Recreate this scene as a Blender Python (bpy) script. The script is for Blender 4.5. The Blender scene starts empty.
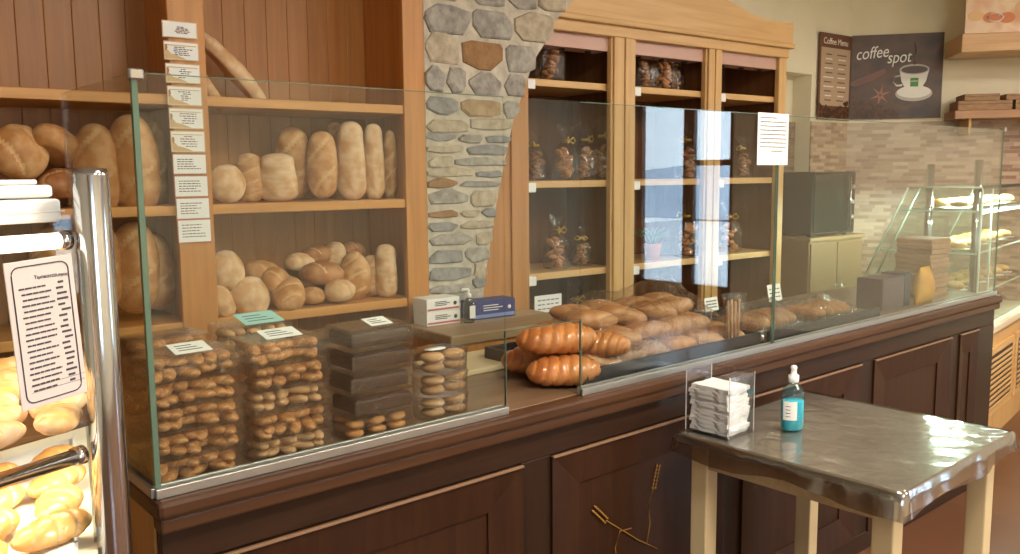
import bpy, bmesh, math, random
from mathutils import Vector, Matrix, Euler
random.seed(7)
PI = math.pi; R = math.radians
C = bpy.context.scene.collection
sc = bpy.context.scene

# ---------------------------------------------------------------- camera, world, exposure
F_PX, YAW, PITCH, ROLL, EYE = 860.0, R(52.60), R(6.833), R(0.51), 1.55
fwd = Vector((math.cos(YAW)*math.cos(PITCH), math.sin(YAW)*math.cos(PITCH), -math.sin(PITCH)))
rgt = Vector((math.sin(YAW), -math.cos(YAW), 0)); dwn = fwd.cross(rgt)
r2 = rgt*math.cos(ROLL) + dwn*math.sin(ROLL); d2 = -rgt*math.sin(ROLL) + dwn*math.cos(ROLL)
cam_data = bpy.data.cameras.new('camera'); cam = bpy.data.objects.new('camera', cam_data); C.objects.link(cam)
m = Matrix((r2, -d2, -fwd)).transposed().to_4x4(); m.translation = (0, 0, EYE)
cam.matrix_world = m
cam_data.sensor_width = 36; cam_data.lens = F_PX/1020*36; cam_data.clip_start = .02
sc.camera = cam
w = bpy.data.worlds.new('sky'); sc.world = w; w.use_nodes = True
bg = w.node_tree.nodes['Background']
bg.inputs['Color'].default_value = (.70, .82, 1.0, 1); bg.inputs['Strength'].default_value = 7.0
sc.view_settings.view_transform = 'Standard'; sc.view_settings.look = 'None'
sc.view_settings.gamma = 1; sc.view_settings.use_curve_mapping = False
sc.view_settings.exposure = 0.74
sc.cycles.use_denoising = True
sc.cycles.max_bounces = 10; sc.cycles.transparent_max_bounces = 40
sc.cycles.glossy_bounces = 5; sc.cycles.caustics_reflective = False; sc.cycles.caustics_refractive = False
sc.cycles.sample_clamp_indirect = 4.0

def lamp(name, loc, size, power, col, rot=(0, 0, 0), sizey=None):
    l = bpy.data.lights.new(name, 'AREA'); l.energy = power; l.color = col; l.size = size
    if sizey: l.shape = 'RECTANGLE'; l.size_y = sizey
    o = bpy.data.objects.new(name, l); o.location = loc; o.rotation_euler = rot; C.objects.link(o)
    return o
WARM = (1, .93, .80); DAY = (.82, .9, 1)
CEIL = [(1.3, .2), (3.6, .2), (1.3, -2.0), (3.6, -2.0), (5.7, .3)]  # unseen ceiling lamps, added to give the room its warm light
for i, (x, y) in enumerate(CEIL):
    lamp('added_ceiling_lamp', (x, y, 2.93), .55, 38, WARM)
# daylight coming in through the glazed street door and an added fill window
# (portals only guide the sky's own light through the openings)
for nm, loc, sx_, sy_, rot in (('door_portal', (7.58, -2.25, 1.25), 2.5, 1.4, (0, R(90), 0)), ('fill_window_portal', (-.4, -3.42, 1.65), 1.2, 1.7, (R(90), 0, 0))):
    o = lamp(nm, loc, sx_, 1, (1, 1, 1), rot, sy_); o.data.cycles.is_portal = True

# ---------------------------------------------------------------- materials
MATS = {}
def srgb(c):
    f = lambda v: v/12.92 if v <= .04045 else ((v+.055)/1.055)**2.4
    return tuple(f(v/255) for v in c) + (1,)
def newmat(n):
    m = bpy.data.materials.new(n); m.use_nodes = True; MATS[n] = m
    return m, m.node_tree.nodes, m.node_tree.links, m.node_tree.nodes['Principled BSDF']
def plain(n, c, rough=.5, metal=0, **k):
    m, N, L, b = newmat(n)
    b.inputs['Base Color'].default_value = srgb(c); b.inputs['Roughness'].default_value = rough; b.inputs['Metallic'].default_value = metal
    for kk, v in k.items(): b.inputs[kk.replace('_', ' ')].default_value = v
    return m
def noisy(n, cols, scale=(1, 1, 1), nscale=5, rough=.5, bump=.0, detail=4, pos=(.3, .7), metal=0, dist=0, coat=0):
    m, N, L, b = newmat(n)
    tc = N.new('ShaderNodeTexCoord'); mp = N.new('ShaderNodeMapping'); mp.inputs['Scale'].default_value = scale
    L.new(tc.outputs['Object'], mp.inputs[0])
    no = N.new('ShaderNodeTexNoise'); no.inputs['Scale'].default_value = nscale; no.inputs['Detail'].default_value = detail
    no.inputs['Distortion'].default_value = dist
    L.new(mp.outputs[0], no.inputs[0])
    r = N.new('ShaderNodeValToRGB'); r.color_ramp.elements[0].position = pos[0]; r.color_ramp.elements[1].position = pos[1]
    r.color_ramp.elements[0].color = srgb(cols[0]); r.color_ramp.elements[1].color = srgb(cols[-1])
    for i, c in enumerate(cols[1:-1]):
        e = r.color_ramp.elements.new(pos[0]+(pos[1]-pos[0])*(i+1)/(len(cols)-1)); e.color = srgb(c)
    L.new(no.outputs[0], r.inputs[0]); L.new(r.outputs[0], b.inputs['Base Color'])
    b.inputs['Roughness'].default_value = rough; b.inputs['Metallic'].default_value = metal
    b.inputs['Coat Weight'].default_value = coat
    if bump:
        bp = N.new('ShaderNodeBump'); bp.inputs['Strength'].default_value = bump; bp.inputs['Distance'].default_value = .01 if n.startswith(('stone', 'lime')) else .004
        L.new(no.outputs[0], bp.inputs['Height']); L.new(bp.outputs[0], b.inputs['Normal'])
    return m
def glass(n, tint=(235, 245, 240), ior=1.5, rough=0.0, extra=0.0, bumps=0, bscale=30):
    """thin sheet: see-through with a Fresnel reflection"""
    m, N, L, b = newmat(n); N.remove(b); out = N['Material Output']
    t = N.new('ShaderNodeBsdfTransparent'); t.inputs[0].default_value = srgb(tint)
    g = N.new('ShaderNodeBsdfGlossy'); g.inputs['Roughness'].default_value = rough
    f = N.new('ShaderNodeFresnel'); f.inputs[0].default_value = ior
    # a thin sheet reflects alike from both of its sides (no internal total reflection)
    ge = N.new('ShaderNodeNewGeometry'); mi = N.new('ShaderNodeMath'); mi.operation = 'MULTIPLY_ADD'
    mi.inputs[1].default_value = 1/ior-ior; mi.inputs[2].default_value = ior; L.new(ge.outputs['Backfacing'], mi.inputs[0]); L.new(mi.outputs[0], f.inputs[0])
    mx = N.new('ShaderNodeMixShader'); src = f.outputs[0]
    if extra:
        a = N.new('ShaderNodeMath'); a.operation = 'ADD'; a.use_clamp = True; a.inputs[1].default_value = extra; L.new(src, a.inputs[0]); src = a.outputs[0]
    if bumps:
        tc = N.new('ShaderNodeTexCoord'); no = N.new('ShaderNodeTexNoise'); no.inputs['Scale'].default_value = bscale; no.inputs['Detail'].default_value = 2; no.inputs['Distortion'].default_value = 1
        bp = N.new('ShaderNodeBump'); bp.inputs['Strength'].default_value = bumps; bp.inputs['Distance'].default_value = .01
        L.new(tc.outputs['Object'], no.inputs[0]); L.new(no.outputs[0], bp.inputs['Height']); L.new(bp.outputs[0], g.inputs['Normal']); L.new(bp.outputs[0], f.inputs['Normal'])
    L.new(src, mx.inputs[0]); L.new(t.outputs[0], mx.inputs[1]); L.new(g.outputs[0], mx.inputs[2]); L.new(mx.outputs[0], out.inputs[0])
    return m
def emit(n, c, s):
    m, N, L, b = newmat(n); b.inputs['Base Color'].default_value = srgb(c)
    b.inputs['Emission Color'].default_value = srgb(c); b.inputs['Emission Strength'].default_value = s
    return m
# wood with grain along x / z
def wood(n, a, b, axis='z', rough=.42, coat=.0):
    s = {'x': (.5, 9, 9), 'z': (9, 9, .5), 'y': (9, .5, 9)}[axis]
    return noisy(n, [a, b], s, 4, rough, .08, 5, (.25, .75), dist=.6, coat=coat)
def soften(*ms):
    for m in ms: m.node_tree.nodes['Principled BSDF'].inputs['Specular IOR Level'].default_value = .25
M_honey = wood('honey_wood', (172, 112, 50), (200, 138, 70))
M_honeyx = wood('honey_wood_shelf', (184, 126, 62), (210, 154, 86), 'x')
M_plank = wood('plank_back_wood', (152, 96, 40), (172, 114, 52))
M_cab = wood('pale_beech_wood', (192, 148, 90), (214, 174, 118))
M_cabx = wood('pale_beech_wood_rail', (196, 152, 94), (218, 178, 122), 'x')
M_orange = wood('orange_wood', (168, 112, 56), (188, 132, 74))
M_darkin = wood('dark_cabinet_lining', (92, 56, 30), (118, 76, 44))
M_stain = wood('dark_stained_wood', (38, 23, 15), (52, 32, 20), 'z', .42, .1)
M_stainx = wood('dark_stained_rail', (40, 23, 14), (56, 34, 21), 'x', .42, .1)
M_panel = wood('red_brown_panel', (44, 24, 13), (62, 35, 19), 'z', .42, .1)
M_ledge = wood('worn_ledge_wood', (62, 38, 23), (84, 54, 34), 'x', .42, .1)
M_top = wood('counter_worktop_wood', (104, 80, 60), (128, 102, 78), 'x', .3, .2)
M_cream = noisy('cream_plaster', [(230, 220, 194), (238, 228, 204)], nscale=3, rough=.9)
M_ceil = plain('ceiling_white', (236, 230, 216), .9)
M_steel = plain('chrome_tube', (196, 198, 202), .12, 1)
M_alu = plain('brushed_aluminium', (178, 176, 172), .38, .9)
M_glassP = glass('clear_screen_glass', (248, 251, 249))
M_glassE = plain('green_glass_edge', (112, 140, 120), .15, 0, Transmission_Weight=.4)
M_cello = glass('cellophane_film', (251, 250, 248), 1.5, .08, .05, 1.0, 40)
M_clam = glass('clear_plastic_box', (252, 251, 250), 1.4, .08, .01, .4, 60)
M_acryl = glass('clear_acrylic', (250, 250, 250), 1.5, .02, .02)
M_white = plain('white_paper', (236, 235, 230), .8)
M_napk = plain('napkin_white', (252, 251, 248), .9, Subsurface_Weight=.0)
M_whitep = plain('white_plastic', (232, 232, 230), .35)
M_black = plain('black_plastic', (26, 25, 26), .35)
M_ink = plain('dark_ink', (70, 64, 70), .8)
M_inkb = plain('blue_ink', (60, 64, 120), .8)
M_redink = plain('red_brown_ink', (150, 72, 56), .8)
M_beigeink = plain('beige_print', (206, 176, 130), .8)
M_frame = plain('table_cream_paint', (206, 186, 146), .45)
M_apron = wood('table_apron_wood', (188, 164, 124), (204, 180, 140), 'x')
M_tabletop = noisy('brushed_steel_tabletop', [(158, 150, 140), (174, 166, 156)], (1, 1, 1), 6, .28, .0, 3, metal=.45)
M_film = glass('clear_table_film', (240, 238, 234), 1.55, .12, .10, .5, 9)
M_skirt = glass('folded_film_rim', (196, 186, 174), 1.6, .14, .28, .25, 9)
M_tray = plain('black_tray', (40, 36, 38), .4)
M_gold = plain('gold_ribbon', (206, 164, 60), .3, .6)

soften(M_stain, M_stainx, M_panel, M_ledge)
# stone and mortar
STONES = [noisy('stone_%s' % k, c, (1, 1, 1), 26, .95, 1.0, 9) for k, c in {
    'grey': [(132, 126, 118), (178, 172, 162)], 'blue_grey': [(124, 122, 120), (158, 156, 152)],
    'tan': [(152, 126, 94), (186, 160, 126)], 'sand': [(162, 148, 126), (196, 182, 160)], 'rust': [(136, 100, 66), (160, 122, 84)]}.items()]
M_mortar = noisy('lime_mortar', [(168, 158, 142), (210, 200, 182)], nscale=18, rough=.95, bump=1.0, detail=8)

def tile_mat(n, c1, c2, mort):
    m, N, L, b = newmat(n)
    tc = N.new('ShaderNodeTexCoord'); sp = N.new('ShaderNodeSeparateXYZ'); cb = N.new('ShaderNodeCombineXYZ')
    L.new(tc.outputs['Object'], sp.inputs[0]); L.new(sp.outputs[0], cb.inputs[0]); L.new(sp.outputs[2], cb.inputs[1])
    br = N.new('ShaderNodeTexBrick'); br.inputs['Scale'].default_value = 1; br.inputs['Brick Width'].default_value = .11; br.inputs['Row Height'].default_value = .026
    br.inputs['Mortar Size'].default_value = .0016; br.inputs['Color1'].default_value = srgb(c1); br.inputs['Color2'].default_value = srgb(c2); br.inputs['Mortar'].default_value = srgb(mort)
    br.offset = .37; br.squash = .7; br.squash_frequency = 3
    L.new(cb.outputs[0], br.inputs[0])
    L.new(br.outputs[0], b.inputs['Base Color']); b.inputs['Roughness'].default_value = .35
    return m
M_tile = tile_mat('mosaic_tile', (138, 100, 80), (196, 168, 144), (168, 148, 128))
M_tile_shade = tile_mat('mosaic_tile_shaded', (108, 84, 72), (150, 124, 108), (160, 140, 124))  # same mosaic, with the shade of the recess put into its colour
m_, N_, L_, b_ = newmat('floor_tile')
tc = N_.new('ShaderNodeTexCoord'); br = N_.new('ShaderNodeTexBrick'); br.inputs['Scale'].default_value = 1
br.inputs['Brick Width'].default_value = .4; br.inputs['Row Height'].default_value = .4; br.offset = 0; br.inputs['Mortar Size'].default_value = .004
br.inputs['Color1'].default_value = srgb((92, 58, 38)); br.inputs['Color2'].default_value = srgb((108, 70, 48)); br.inputs['Mortar'].default_value = srgb((96, 66, 48))
L_.new(tc.outputs['Object'], br.inputs[0]); L_.new(br.outputs[0], b_.inputs['Base Color']); b_.inputs['Roughness'].default_value = .3
M_floor = m_

# breads
def bread(n, cols, flour=None, rough=.6, bump=.5, coat=0):
    m = noisy(n, cols, (1, 1, 1), 9, rough, bump, 6, (.3, .72), coat=coat)
    if flour:
        N = m.node_tree.nodes; L = m.node_tree.links; b = N['Principled BSDF']
        old = b.inputs['Base Color'].links[0].from_socket
        tc = N.new('ShaderNodeTexCoord'); no = N.new('ShaderNodeTexNoise'); no.inputs['Scale'].default_value = 22; no.inputs['Detail'].default_value = 8
        L.new(tc.outputs['Object'], no.inputs[0])
        r = N.new('ShaderNodeValToRGB'); r.color_ramp.elements[0].position = .42; r.color_ramp.elements[1].position = .85
        mx = N.new('ShaderNodeMix'); mx.data_type = 'RGBA'
        L.new(no.outputs[0], r.inputs[0]); L.new(r.outputs[0], mx.inputs[0]); L.new(old, mx.inputs[6]); mx.inputs[7].default_value = srgb(flour)
        L.new(mx.outputs[2], b.inputs['Base Color'])
    return m
B_gold = bread('golden_crust', [(168, 110, 56), (200, 148, 88)], (222, 184, 136))
B_pale = bread('pale_floured_crust', [(190, 142, 92), (222, 184, 136)], (236, 214, 180))
B_brown = bread('brown_crust', [(132, 78, 40), (180, 120, 68)], (196, 148, 100))
B_slash = bread('open_crumb', [(196, 152, 98), (220, 182, 130)])
B_glaze = bread('glazed_brioche', [(160, 88, 42), (204, 136, 78)], None, .3, .2, .35)
B_seam = bread('brioche_seam', [(190, 112, 52), (214, 146, 82)], None, .3)
B_heap = bread('sesame_roll_crust', [(150, 92, 50), (190, 132, 84)], (206, 162, 118), .45)
B_cook = bread('biscuit_crust', [(170, 104, 50), (216, 158, 96)], None, .5)
B_cookp = bread('pale_biscuit', [(200, 150, 100), (230, 190, 146)], None, .6)
B_choc = bread('chocolate_biscuit', [(48, 28, 18), (78, 48, 32)], None, .5)
B_puff = bread('puff_pastry', [(206, 142, 66), (236, 190, 118)], None, .35, .3, .2)
B_sugar = bread('sugared_pastry', [(196, 140, 76), (228, 180, 118)], (244, 226, 196), .6)

# ---------------------------------------------------------------- mesh builder
_bev = {}
def _box_data(sx, sy, sz, bev):
    key = (round(sx, 4), round(sy, 4), round(sz, 4), bev)
    if key not in _bev:
        b = bmesh.new(); bmesh.ops.create_cube(b, size=1)
        for v in b.verts: v.co = Vector((v.co.x*sx, v.co.y*sy, v.co.z*sz))
        if bev: bmesh.ops.bevel(b, geom=b.edges[:], offset=min(bev, sx/2.2, sy/2.2, sz/2.2), segments=2, affect='EDGES', profile=.5)
        b.verts.index_update()
        _bev[key] = ([v.co.copy() for v in b.verts], [[v.index for v in f.verts] for f in b.faces]); b.free()
    return _bev[key]
class MB:
    def __init__(s): s.v = []; s.f = []; s.m = []; s.s = []; s.mats = []
    def mi(s, mat):
        if mat not in s.mats: s.mats.append(mat)
        return s.mats.index(mat)
    def add(s, vs, fs, mat, smooth=False, X=None):
        o = len(s.v); k = s.mi(mat)
        s.v += [(X @ Vector(v)) if X is not None else Vector(v) for v in vs]
        for f in fs: s.f.append([i+o for i in f]); s.m.append(k); s.s.append(smooth)
        return s
    def box(s, a, b, mat, bev=.003, X=None):
        """axis box from corner a to corner b"""
        c = [(p+q)/2 for p, q in zip(a, b)]; d = [abs(q-p) for p, q in zip(a, b)]
        vs, fs = _box_data(*d, bev)
        cc = Vector(c); return s.add([v+cc for v in vs], fs, mat, False, X)
    def tube(s, pts, r, mat, n=10, X=None, cap=True):
        pts = [Vector(p) for p in pts]; rr = r if isinstance(r, (list, tuple)) else [r]*len(pts)
        vs = []; fs = []
        ref = Vector((0, 0, 1))
        for i, p in enumerate(pts):
            t = (pts[min(i+1, len(pts)-1)] - pts[max(i-1, 0)]).normalized()
            if abs(t.dot(ref)) > .95: rf = Vector((1, 0, 0))
            else: rf = ref
            u = t.cross(rf).normalized(); v = t.cross(u)
            for k in range(n):
                a = 2*PI*k/n; vs.append(p + u*math.cos(a)*rr[i] + v*math.sin(a)*rr[i])
        for i in range(len(pts)-1):
            for k in range(n): fs.append([i*n+k, i*n+(k+1) % n, (i+1)*n+(k+1) % n, (i+1)*n+k])
        if cap: fs.append(list(range(n))[::-1]); fs.append([(len(pts)-1)*n+k for k in range(n)])
        return s.add(vs, fs, mat, True, X)
    def lathe(s, prof, mat, n=20, X=None, sy=1, capb=True, capt=True):
        vs = []; fs = []
        for r, z in prof:
            for k in range(n): a = 2*PI*k/n; vs.append((r*math.cos(a), r*math.sin(a)*sy, z))
        for i in range(len(prof)-1):
            for k in range(n): fs.append([i*n+k, i*n+(k+1) % n, (i+1)*n+(k+1) % n, (i+1)*n+k])
        if capb: fs.append(list(range(n))[::-1])
        if capt: fs.append([(len(prof)-1)*n+k for k in range(n)])
        return s.add(vs, fs, mat, True, X)
    def prism(s, poly, d0, d1, mat, X=None):
        """poly in (x,z), extruded along y from d0 to d1"""
        n = len(poly); vs = [(x, d0, z) for x, z in poly] + [(x, d1, z) for x, z in poly]
        fs = [list(range(n)), [n+k for k in range(n)][::-1]] + [[k, n+k, n+(k+1) % n, (k+1) % n] for k in range(n)]
        return s.add(vs, fs, mat, False, X)
    def mesh(s, name):
        me = bpy.data.meshes.new(name); me.from_pydata([tuple(v) for v in s.v], [], s.f)
        for mt in s.mats: me.materials.append(mt)
        me.polygons.foreach_set('material_index', s.m); me.polygons.foreach_set('use_smooth', s.s)
        bm = bmesh.new(); bm.from_mesh(me); bmesh.ops.recalc_face_normals(bm, faces=bm.faces[:]); bm.to_mesh(me); bm.free()
        me.update(); return me
    def build(s, name, parent=None, label=None):
        o = bpy.data.objects.new(name, s.mesh(name)); C.objects.link(o)
        if parent: o.parent = parent
        if label: o['label'] = label
        return o
def tag(o, label=None, cat=None, group=None, kind=None):
    if label: o['label'] = label
    if cat: o['category'] = cat
    if group: o['group'] = group
    if kind: o['kind'] = kind
    return o
def thing(name, label, cat, loc=(0, 0, 0), rz=0, group=None, kind=None):
    o = bpy.data.objects.new(name, None); C.objects.link(o); o.location = loc; o.rotation_euler = (0, 0, rz); o.empty_display_size = .05
    return tag(o, label, cat, group, kind)
def copy_tree(o, parent=None):
    c = o.copy(); C.objects.link(c)
    if parent: c.parent = parent
    for ch in list(o.children):
        d = ch.copy(); C.objects.link(d); d.parent = c
        for g in list(ch.children): e = g.copy(); C.objects.link(e); e.parent = d
    return c
class Proto:
    """first use takes the built object, later uses copy it"""
    def __init__(s, make): s.make = make; s.o = None
    def put(s, loc, rot=(0, 0, 0), label=None, group=None, scale=None, name=None, cat=None):
        if s.o is None: s.o = s.make(); o = s.o
        else:
            o = copy_tree(s.o)
            if 'group' in o: del o['group']
        o.location = loc; o.rotation_euler = rot
        if scale is not None: o.scale = (scale,)*3 if not isinstance(scale, (tuple, list)) else scale
        else: o.scale = (1, 1, 1)
        tag(o, label, cat, group); return o
def text(body, size, mat, loc, rot, parent, name='lettering', extr=.0006, shear=0, align='LEFT', sx=1):
    cu = bpy.data.curves.new(name, 'FONT'); cu.body = body; cu.size = size; cu.extrude = extr; cu.shear = shear; cu.align_x = align
    o = bpy.data.objects.new(name, cu); C.objects.link(o); cu.materials.append(mat); o.location = loc; o.rotation_euler = rot; o.parent = parent; o.scale = (sx, 1, 1)
    dg = bpy.context.evaluated_depsgraph_get(); me = bpy.data.meshes.new_from_object(o.evaluated_get(dg))
    mo = bpy.data.objects.new(name, me); C.objects.link(mo); mo.parent = parent; mo.location = loc; mo.rotation_euler = rot; mo.scale = (sx, 1, 1)
    bpy.data.objects.remove(o); return mo
ORD = ['first', 'second', 'third', 'fourth', 'fifth', 'sixth', 'seventh', 'eighth', 'ninth', 'tenth', 'eleventh', 'twelfth', 'thirteenth', 'fourteenth', 'fifteenth', 'sixteenth', 'seventeenth', 'eighteenth', 'nineteenth', 'twentieth']
def at(px, py, Y):
    """the place in the room at depth Y (metres from the camera towards the back wall) on the sight line px, py"""
    d = r2*((px-510)/F_PX) + d2*((py-277)/F_PX) + fwd
    return Vector((0, 0, EYE)) + d*(Y/d.y)

# ---------------------------------------------------------------- room shell
WY = 3.6; WX = 7.6; FY = -3.4; LX = -2.5; HZ = 3.05
def struct(mb, name, parent=None):
    o = mb.build(name, parent)
    if parent is None: o['kind'] = 'structure'
    return o
struct(MB().box((LX-.2, FY-.2, -.12), (WX+.2, WY+.4, 0), M_floor, 0), 'floor')
struct(MB().box((LX-.2, FY-.2, HZ), (WX+.2, WY+.4, HZ+.12), M_ceil, 0), 'ceiling')
b = MB()
RX0, RX1, RZ = 4.0, 5.435, 2.225
b.box((LX, WY, 0), (RX0, WY+.25, HZ), M_cream, 0)
b.box((RX0, WY, RZ), (RX1, WY+.25, HZ), M_cream, 0)
b.box((RX0, WY+.15, 0), (RX1, WY+.25, RZ), M_cream, 0)
b.box((RX1, WY, 0), (5.95, WY+.25, HZ), M_cream, 0)
struct(b, 'wall_back')
b = MB()
b.box((RX0, WY+.12, 0), (RX1, WY+.15, 1.90), M_tile_shade, 0)
b.box((RX1, WY-.012, 0), (5.90, WY, 1.90), M_tile, 0)
struct(b, 'wall_mosaic_tile')
# oblique wall with the poster
OB = Vector((5.89, 3.6, 0)); oa = math.atan2(-.77, .64)
o = struct(MB().box((-.02, 0, 0), (2.7, .15, HZ), M_cream, 0), 'wall_oblique'); o.location = OB; o.rotation_euler.z = oa
o = struct(MB().box((0, -.012, 0), (2.6, 0, 1.90), M_tile, 0), 'wall_oblique_mosaic'); o.location = OB; o.rotation_euler.z = oa
struct(MB().box((LX-.2, FY, 0), (LX, WY, HZ), M_cream, 0), 'wall_left')
b = MB(); DY0, DY1, DZ = -2.90, -1.62, 2.5
b.box((WX, FY, 0), (WX+.2, DY0, HZ), M_cream, 0); b.box((WX, DY1, 0), (WX+.2, 2.0, HZ), M_cream, 0); b.box((WX, DY0, DZ), (WX+.2, DY1, HZ), M_cream, 0)
struct(b, 'wall_right')
b = MB()
b.box((LX, FY-.2, 0), (-1.0, FY, HZ), M_cream, 0); b.box((.2, FY-.2, 0), (WX, FY, HZ), M_cream, 0)
b.box((-1.0, FY-.2, 0), (.2, FY, .8), M_cream, 0); b.box((-1.0, FY-.2, 2.5), (.2, FY, HZ), M_cream, 0)
struct(b, 'wall_front')
M_brownf = plain('brown_door_frame', (92, 62, 46), .4)
o = bpy.data.objects.new('door_1', None); C.objects.link(o); o['kind'] = 'structure'
b = MB()
for y0, y1 in ((DY0, DY0+.07), (-2.27, -2.14), (DY1-.07, DY1)): b.box((WX+.05, y0, 0), (WX+.12, y1, DZ), M_brownf)
for z0, z1 in ((0, .34), (DZ-.08, DZ), (1.62, 1.68)): b.box((WX+.05, DY0, z0), (WX+.12, DY1, z1) if z0 != 1.62 else (WX+.12, -9e-9+DY0, z1), M_brownf) if z0 != 1.62 else b.box((WX+.05, -2.14, z0), (WX+.12, DY1, z1), M_brownf)
b.build('door_frame', o)
MB().box((WX+.08, DY0+.05, .3), (WX+.09, DY1-.05, DZ-.05), M_glassP, 0).build('door_pane', o)
o = bpy.data.objects.new('fill_window_1', None); C.objects.link(o); o['kind'] = 'structure'  # unseen window, added to let in fill daylight
b = MB()
for x0, x1 in ((-1.0, -.94), (-.43, -.37), (.14, .2)): b.box((x0, FY-.12, .8), (x1, FY-.05, 2.5), M_brownf)
for z0, z1 in ((.8, .86), (2.44, 2.5)): b.box((-1.0, FY-.12, z0), (.2, FY-.05, z1), M_brownf)
b.build('fill_window_frame', o)
MB().box((-.95, FY-.09, .85), (.15, FY-.08, 2.45), M_glassP, 0).build('fill_window_pane', o)
M_snow = noisy('pale_street_ground', [(214, 218, 224), (240, 242, 246)], nscale=.6, rough=.9)
struct(MB().box((WX+.2, -14, -.2), (30, 8, -.05), M_snow, 0), 'ground_street')
b = MB()
poly = [(-16, 0), (-16, 1.6), (-11, 2.0), (-8, 1.7), (-4, 2.1), (0, 1.8), (5, 2.2), (9, 1.9), (9, 0)]
b.prism(poly, 24, 25, noisy('distant_hill', [(180, 192, 208), (214, 224, 236)], nscale=.4, rough=1), X=Matrix(((0, 1, 0, 0), (1, 0, 0, 0), (0, 0, 1, 0), (0, 0, 0, 1))))
struct(b, 'hill_ground')
M_lamp = emit('lit_lamp_diffuser', (255, 236, 206), 4)
for i, (x, y) in enumerate(CEIL):
    t = thing('added_ceiling_light', 'square flush ceiling light panel added to light the shop', 'ceiling light', (x, y, HZ), 0, 'added ceiling light panels')
    MB().box((-.32, -.32, -.05), (.32, .32, 0), M_whitep, .006).build('lamp_frame', t)
    MB().box((-.28, -.28, -.06), (.28, .28, -.051), M_lamp, 0).build('lamp_diffuser', t)

# ---------------------------------------------------------------- stone pier with the curving arch edge
def interp(tab, z):
    for (x0, z0), (x1, z1) in zip(tab, tab[1:]):
        if z0 <= z <= z1: return x0+(x1-x0)*(z-z0)/(z1-z0)
    return tab[-1][0] if z > tab[-1][1] else tab[0][0]
EDGE = [(2.10, 0), (2.115, .95), (2.125, 1.08), (2.165, 1.27), (2.20, 1.44), (2.245, 1.61), (2.293, 1.78), (2.349, 1.906), (2.405, 2.035), (2.479, 2.125), (2.53, 2.214), (2.60, 2.31), (2.72, 2.42), (2.9, 2.56), (3.2, 2.72), (3.6, 2.86), (4.2, 3.04)]
b = MB(); rs = random.Random(3); SY = 2.93
poly = [(1.84, 0)] + [(x-.012, z) for x, z in EDGE if z < 2.3] + [(2.62, 2.31), (2.62, HZ), (1.84, HZ)]
b.prism(poly, SY+.018, WY, M_mortar)
z = .0
while z < HZ-.02:
    h = rs.choice([.045, .05, .06, .07, .085] if z < 1.85 else [.07, .09, .11, .13]); h = min(h, HZ-z)
    x = 1.835
    while True:
        xe = min(interp(EDGE, z+h/2), 2.62)
        wd = rs.uniform(.10, .24)
        if xe-x < .05: break
        if xe-(x+wd) < .07: wd = xe-x+rs.uniform(-.008, .006)
        hh = h + (rs.uniform(-.006, .012))
        g = .006; j = lambda a=.009: rs.uniform(-a, a)
        zj = rs.uniform(-.008, .008); x0, x1, z0, z1 = x+g, x+wd-g, z+g+zj, z+hh-g+zj+rs.uniform(-.006, .004)
        # irregular polygon with clipped corners and a domed face
        cx_, cz_ = (x0+x1)/2, (z0+z1)/2
        pts = []
        for (px_, pz_) in ((x0, z0), (x1, z0), (x1, z1), (x0, z1)):
            a_ = rs.uniform(.04, .42); k = rs.uniform(.08, .5)
            sx_ = 1 if px_ < cx_ else -1; sz_ = 1 if pz_ < cz_ else -1
            p1 = (px_+sx_*a_*(x1-x0), pz_+j(.004)); p2 = (px_+j(.004), pz_+sz_*k*(z1-z0))
            pts += [p2, p1] if (sx_ == sz_) else [p1, p2]
        n = len(pts); dy = rs.uniform(0, .006)
        vs = [(px_, SY+.022, pz_) for px_, pz_ in pts] + [(cx_+(px_-cx_)*.96, SY+.014-dy, cz_+(pz_-cz_)*.93) for px_, pz_ in pts] + [(cx_+(px_-cx_)*.86+j(.003), SY+.011-dy+j(.002), cz_+(pz_-cz_)*.8) for px_, pz_ in pts]
        fs = [[k, (k+1) % n, n+(k+1) % n, n+k] for k in range(n)] + [[n+k, n+(k+1) % n, 2*n+(k+1) % n, 2*n+k] for k in range(n)] + [[2*n+k for k in range(n)]]
        warm_lit = (x < 2.02 and z > 1.9)  # warm light on the upper left stones is put into their colours
        st = rs.choices(STONES, [1, .3, 4, 3, 1] if warm_lit else [5, 3, .6, 3, .35])[0]
        b.add(vs, fs, st, False)
        x += wd
    z += h
struct(b, 'wall_stone_pier')

# ---------------------------------------------------------------- honey wood bread shelving
SF, SB = 2.95, 3.32
t = thing('bread_shelving', 'tall honey-coloured wooden bread shelving left of the stone pier', 'shelving', (0, SF, 0))
def shelf_unit(t):
    D = SB-SF
    for x0, x1 in ((.865, .985), (1.745, 1.845), (-.95, -.85)):
        MB().box((x0, 0, 0), (x1, .03, 2.75), M_honey, .004).box((x0+.03, .03, 0), (x1-.03, D, 2.75), M_honey, 0).build('upright', t)
    b = MB(); x = -.9
    while x < 1.79:
        b.box((x, D, .0), (x+.0862, D+.015, 2.75), M_plank, .0025); x += .0865
    b.build('back_panel', t)
    for (x0, x1) in ((.955, 1.775), (-.88, .895)):
        for z in (1.06, 1.455, 1.82):
            MB().box((x0+.0, .012, z-.034), (x1, D, z), M_honeyx, .003).build('shelf', t)
        MB().box((x0, .02, 0), (x1, D, .66), M_honeyx, .003).build('base_cupboard', t)
    MB().box((-.95, 0, 2.62), (1.845, D, 2.75), M_honeyx, .003).build('top_board', t)
shelf_unit(t)

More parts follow.
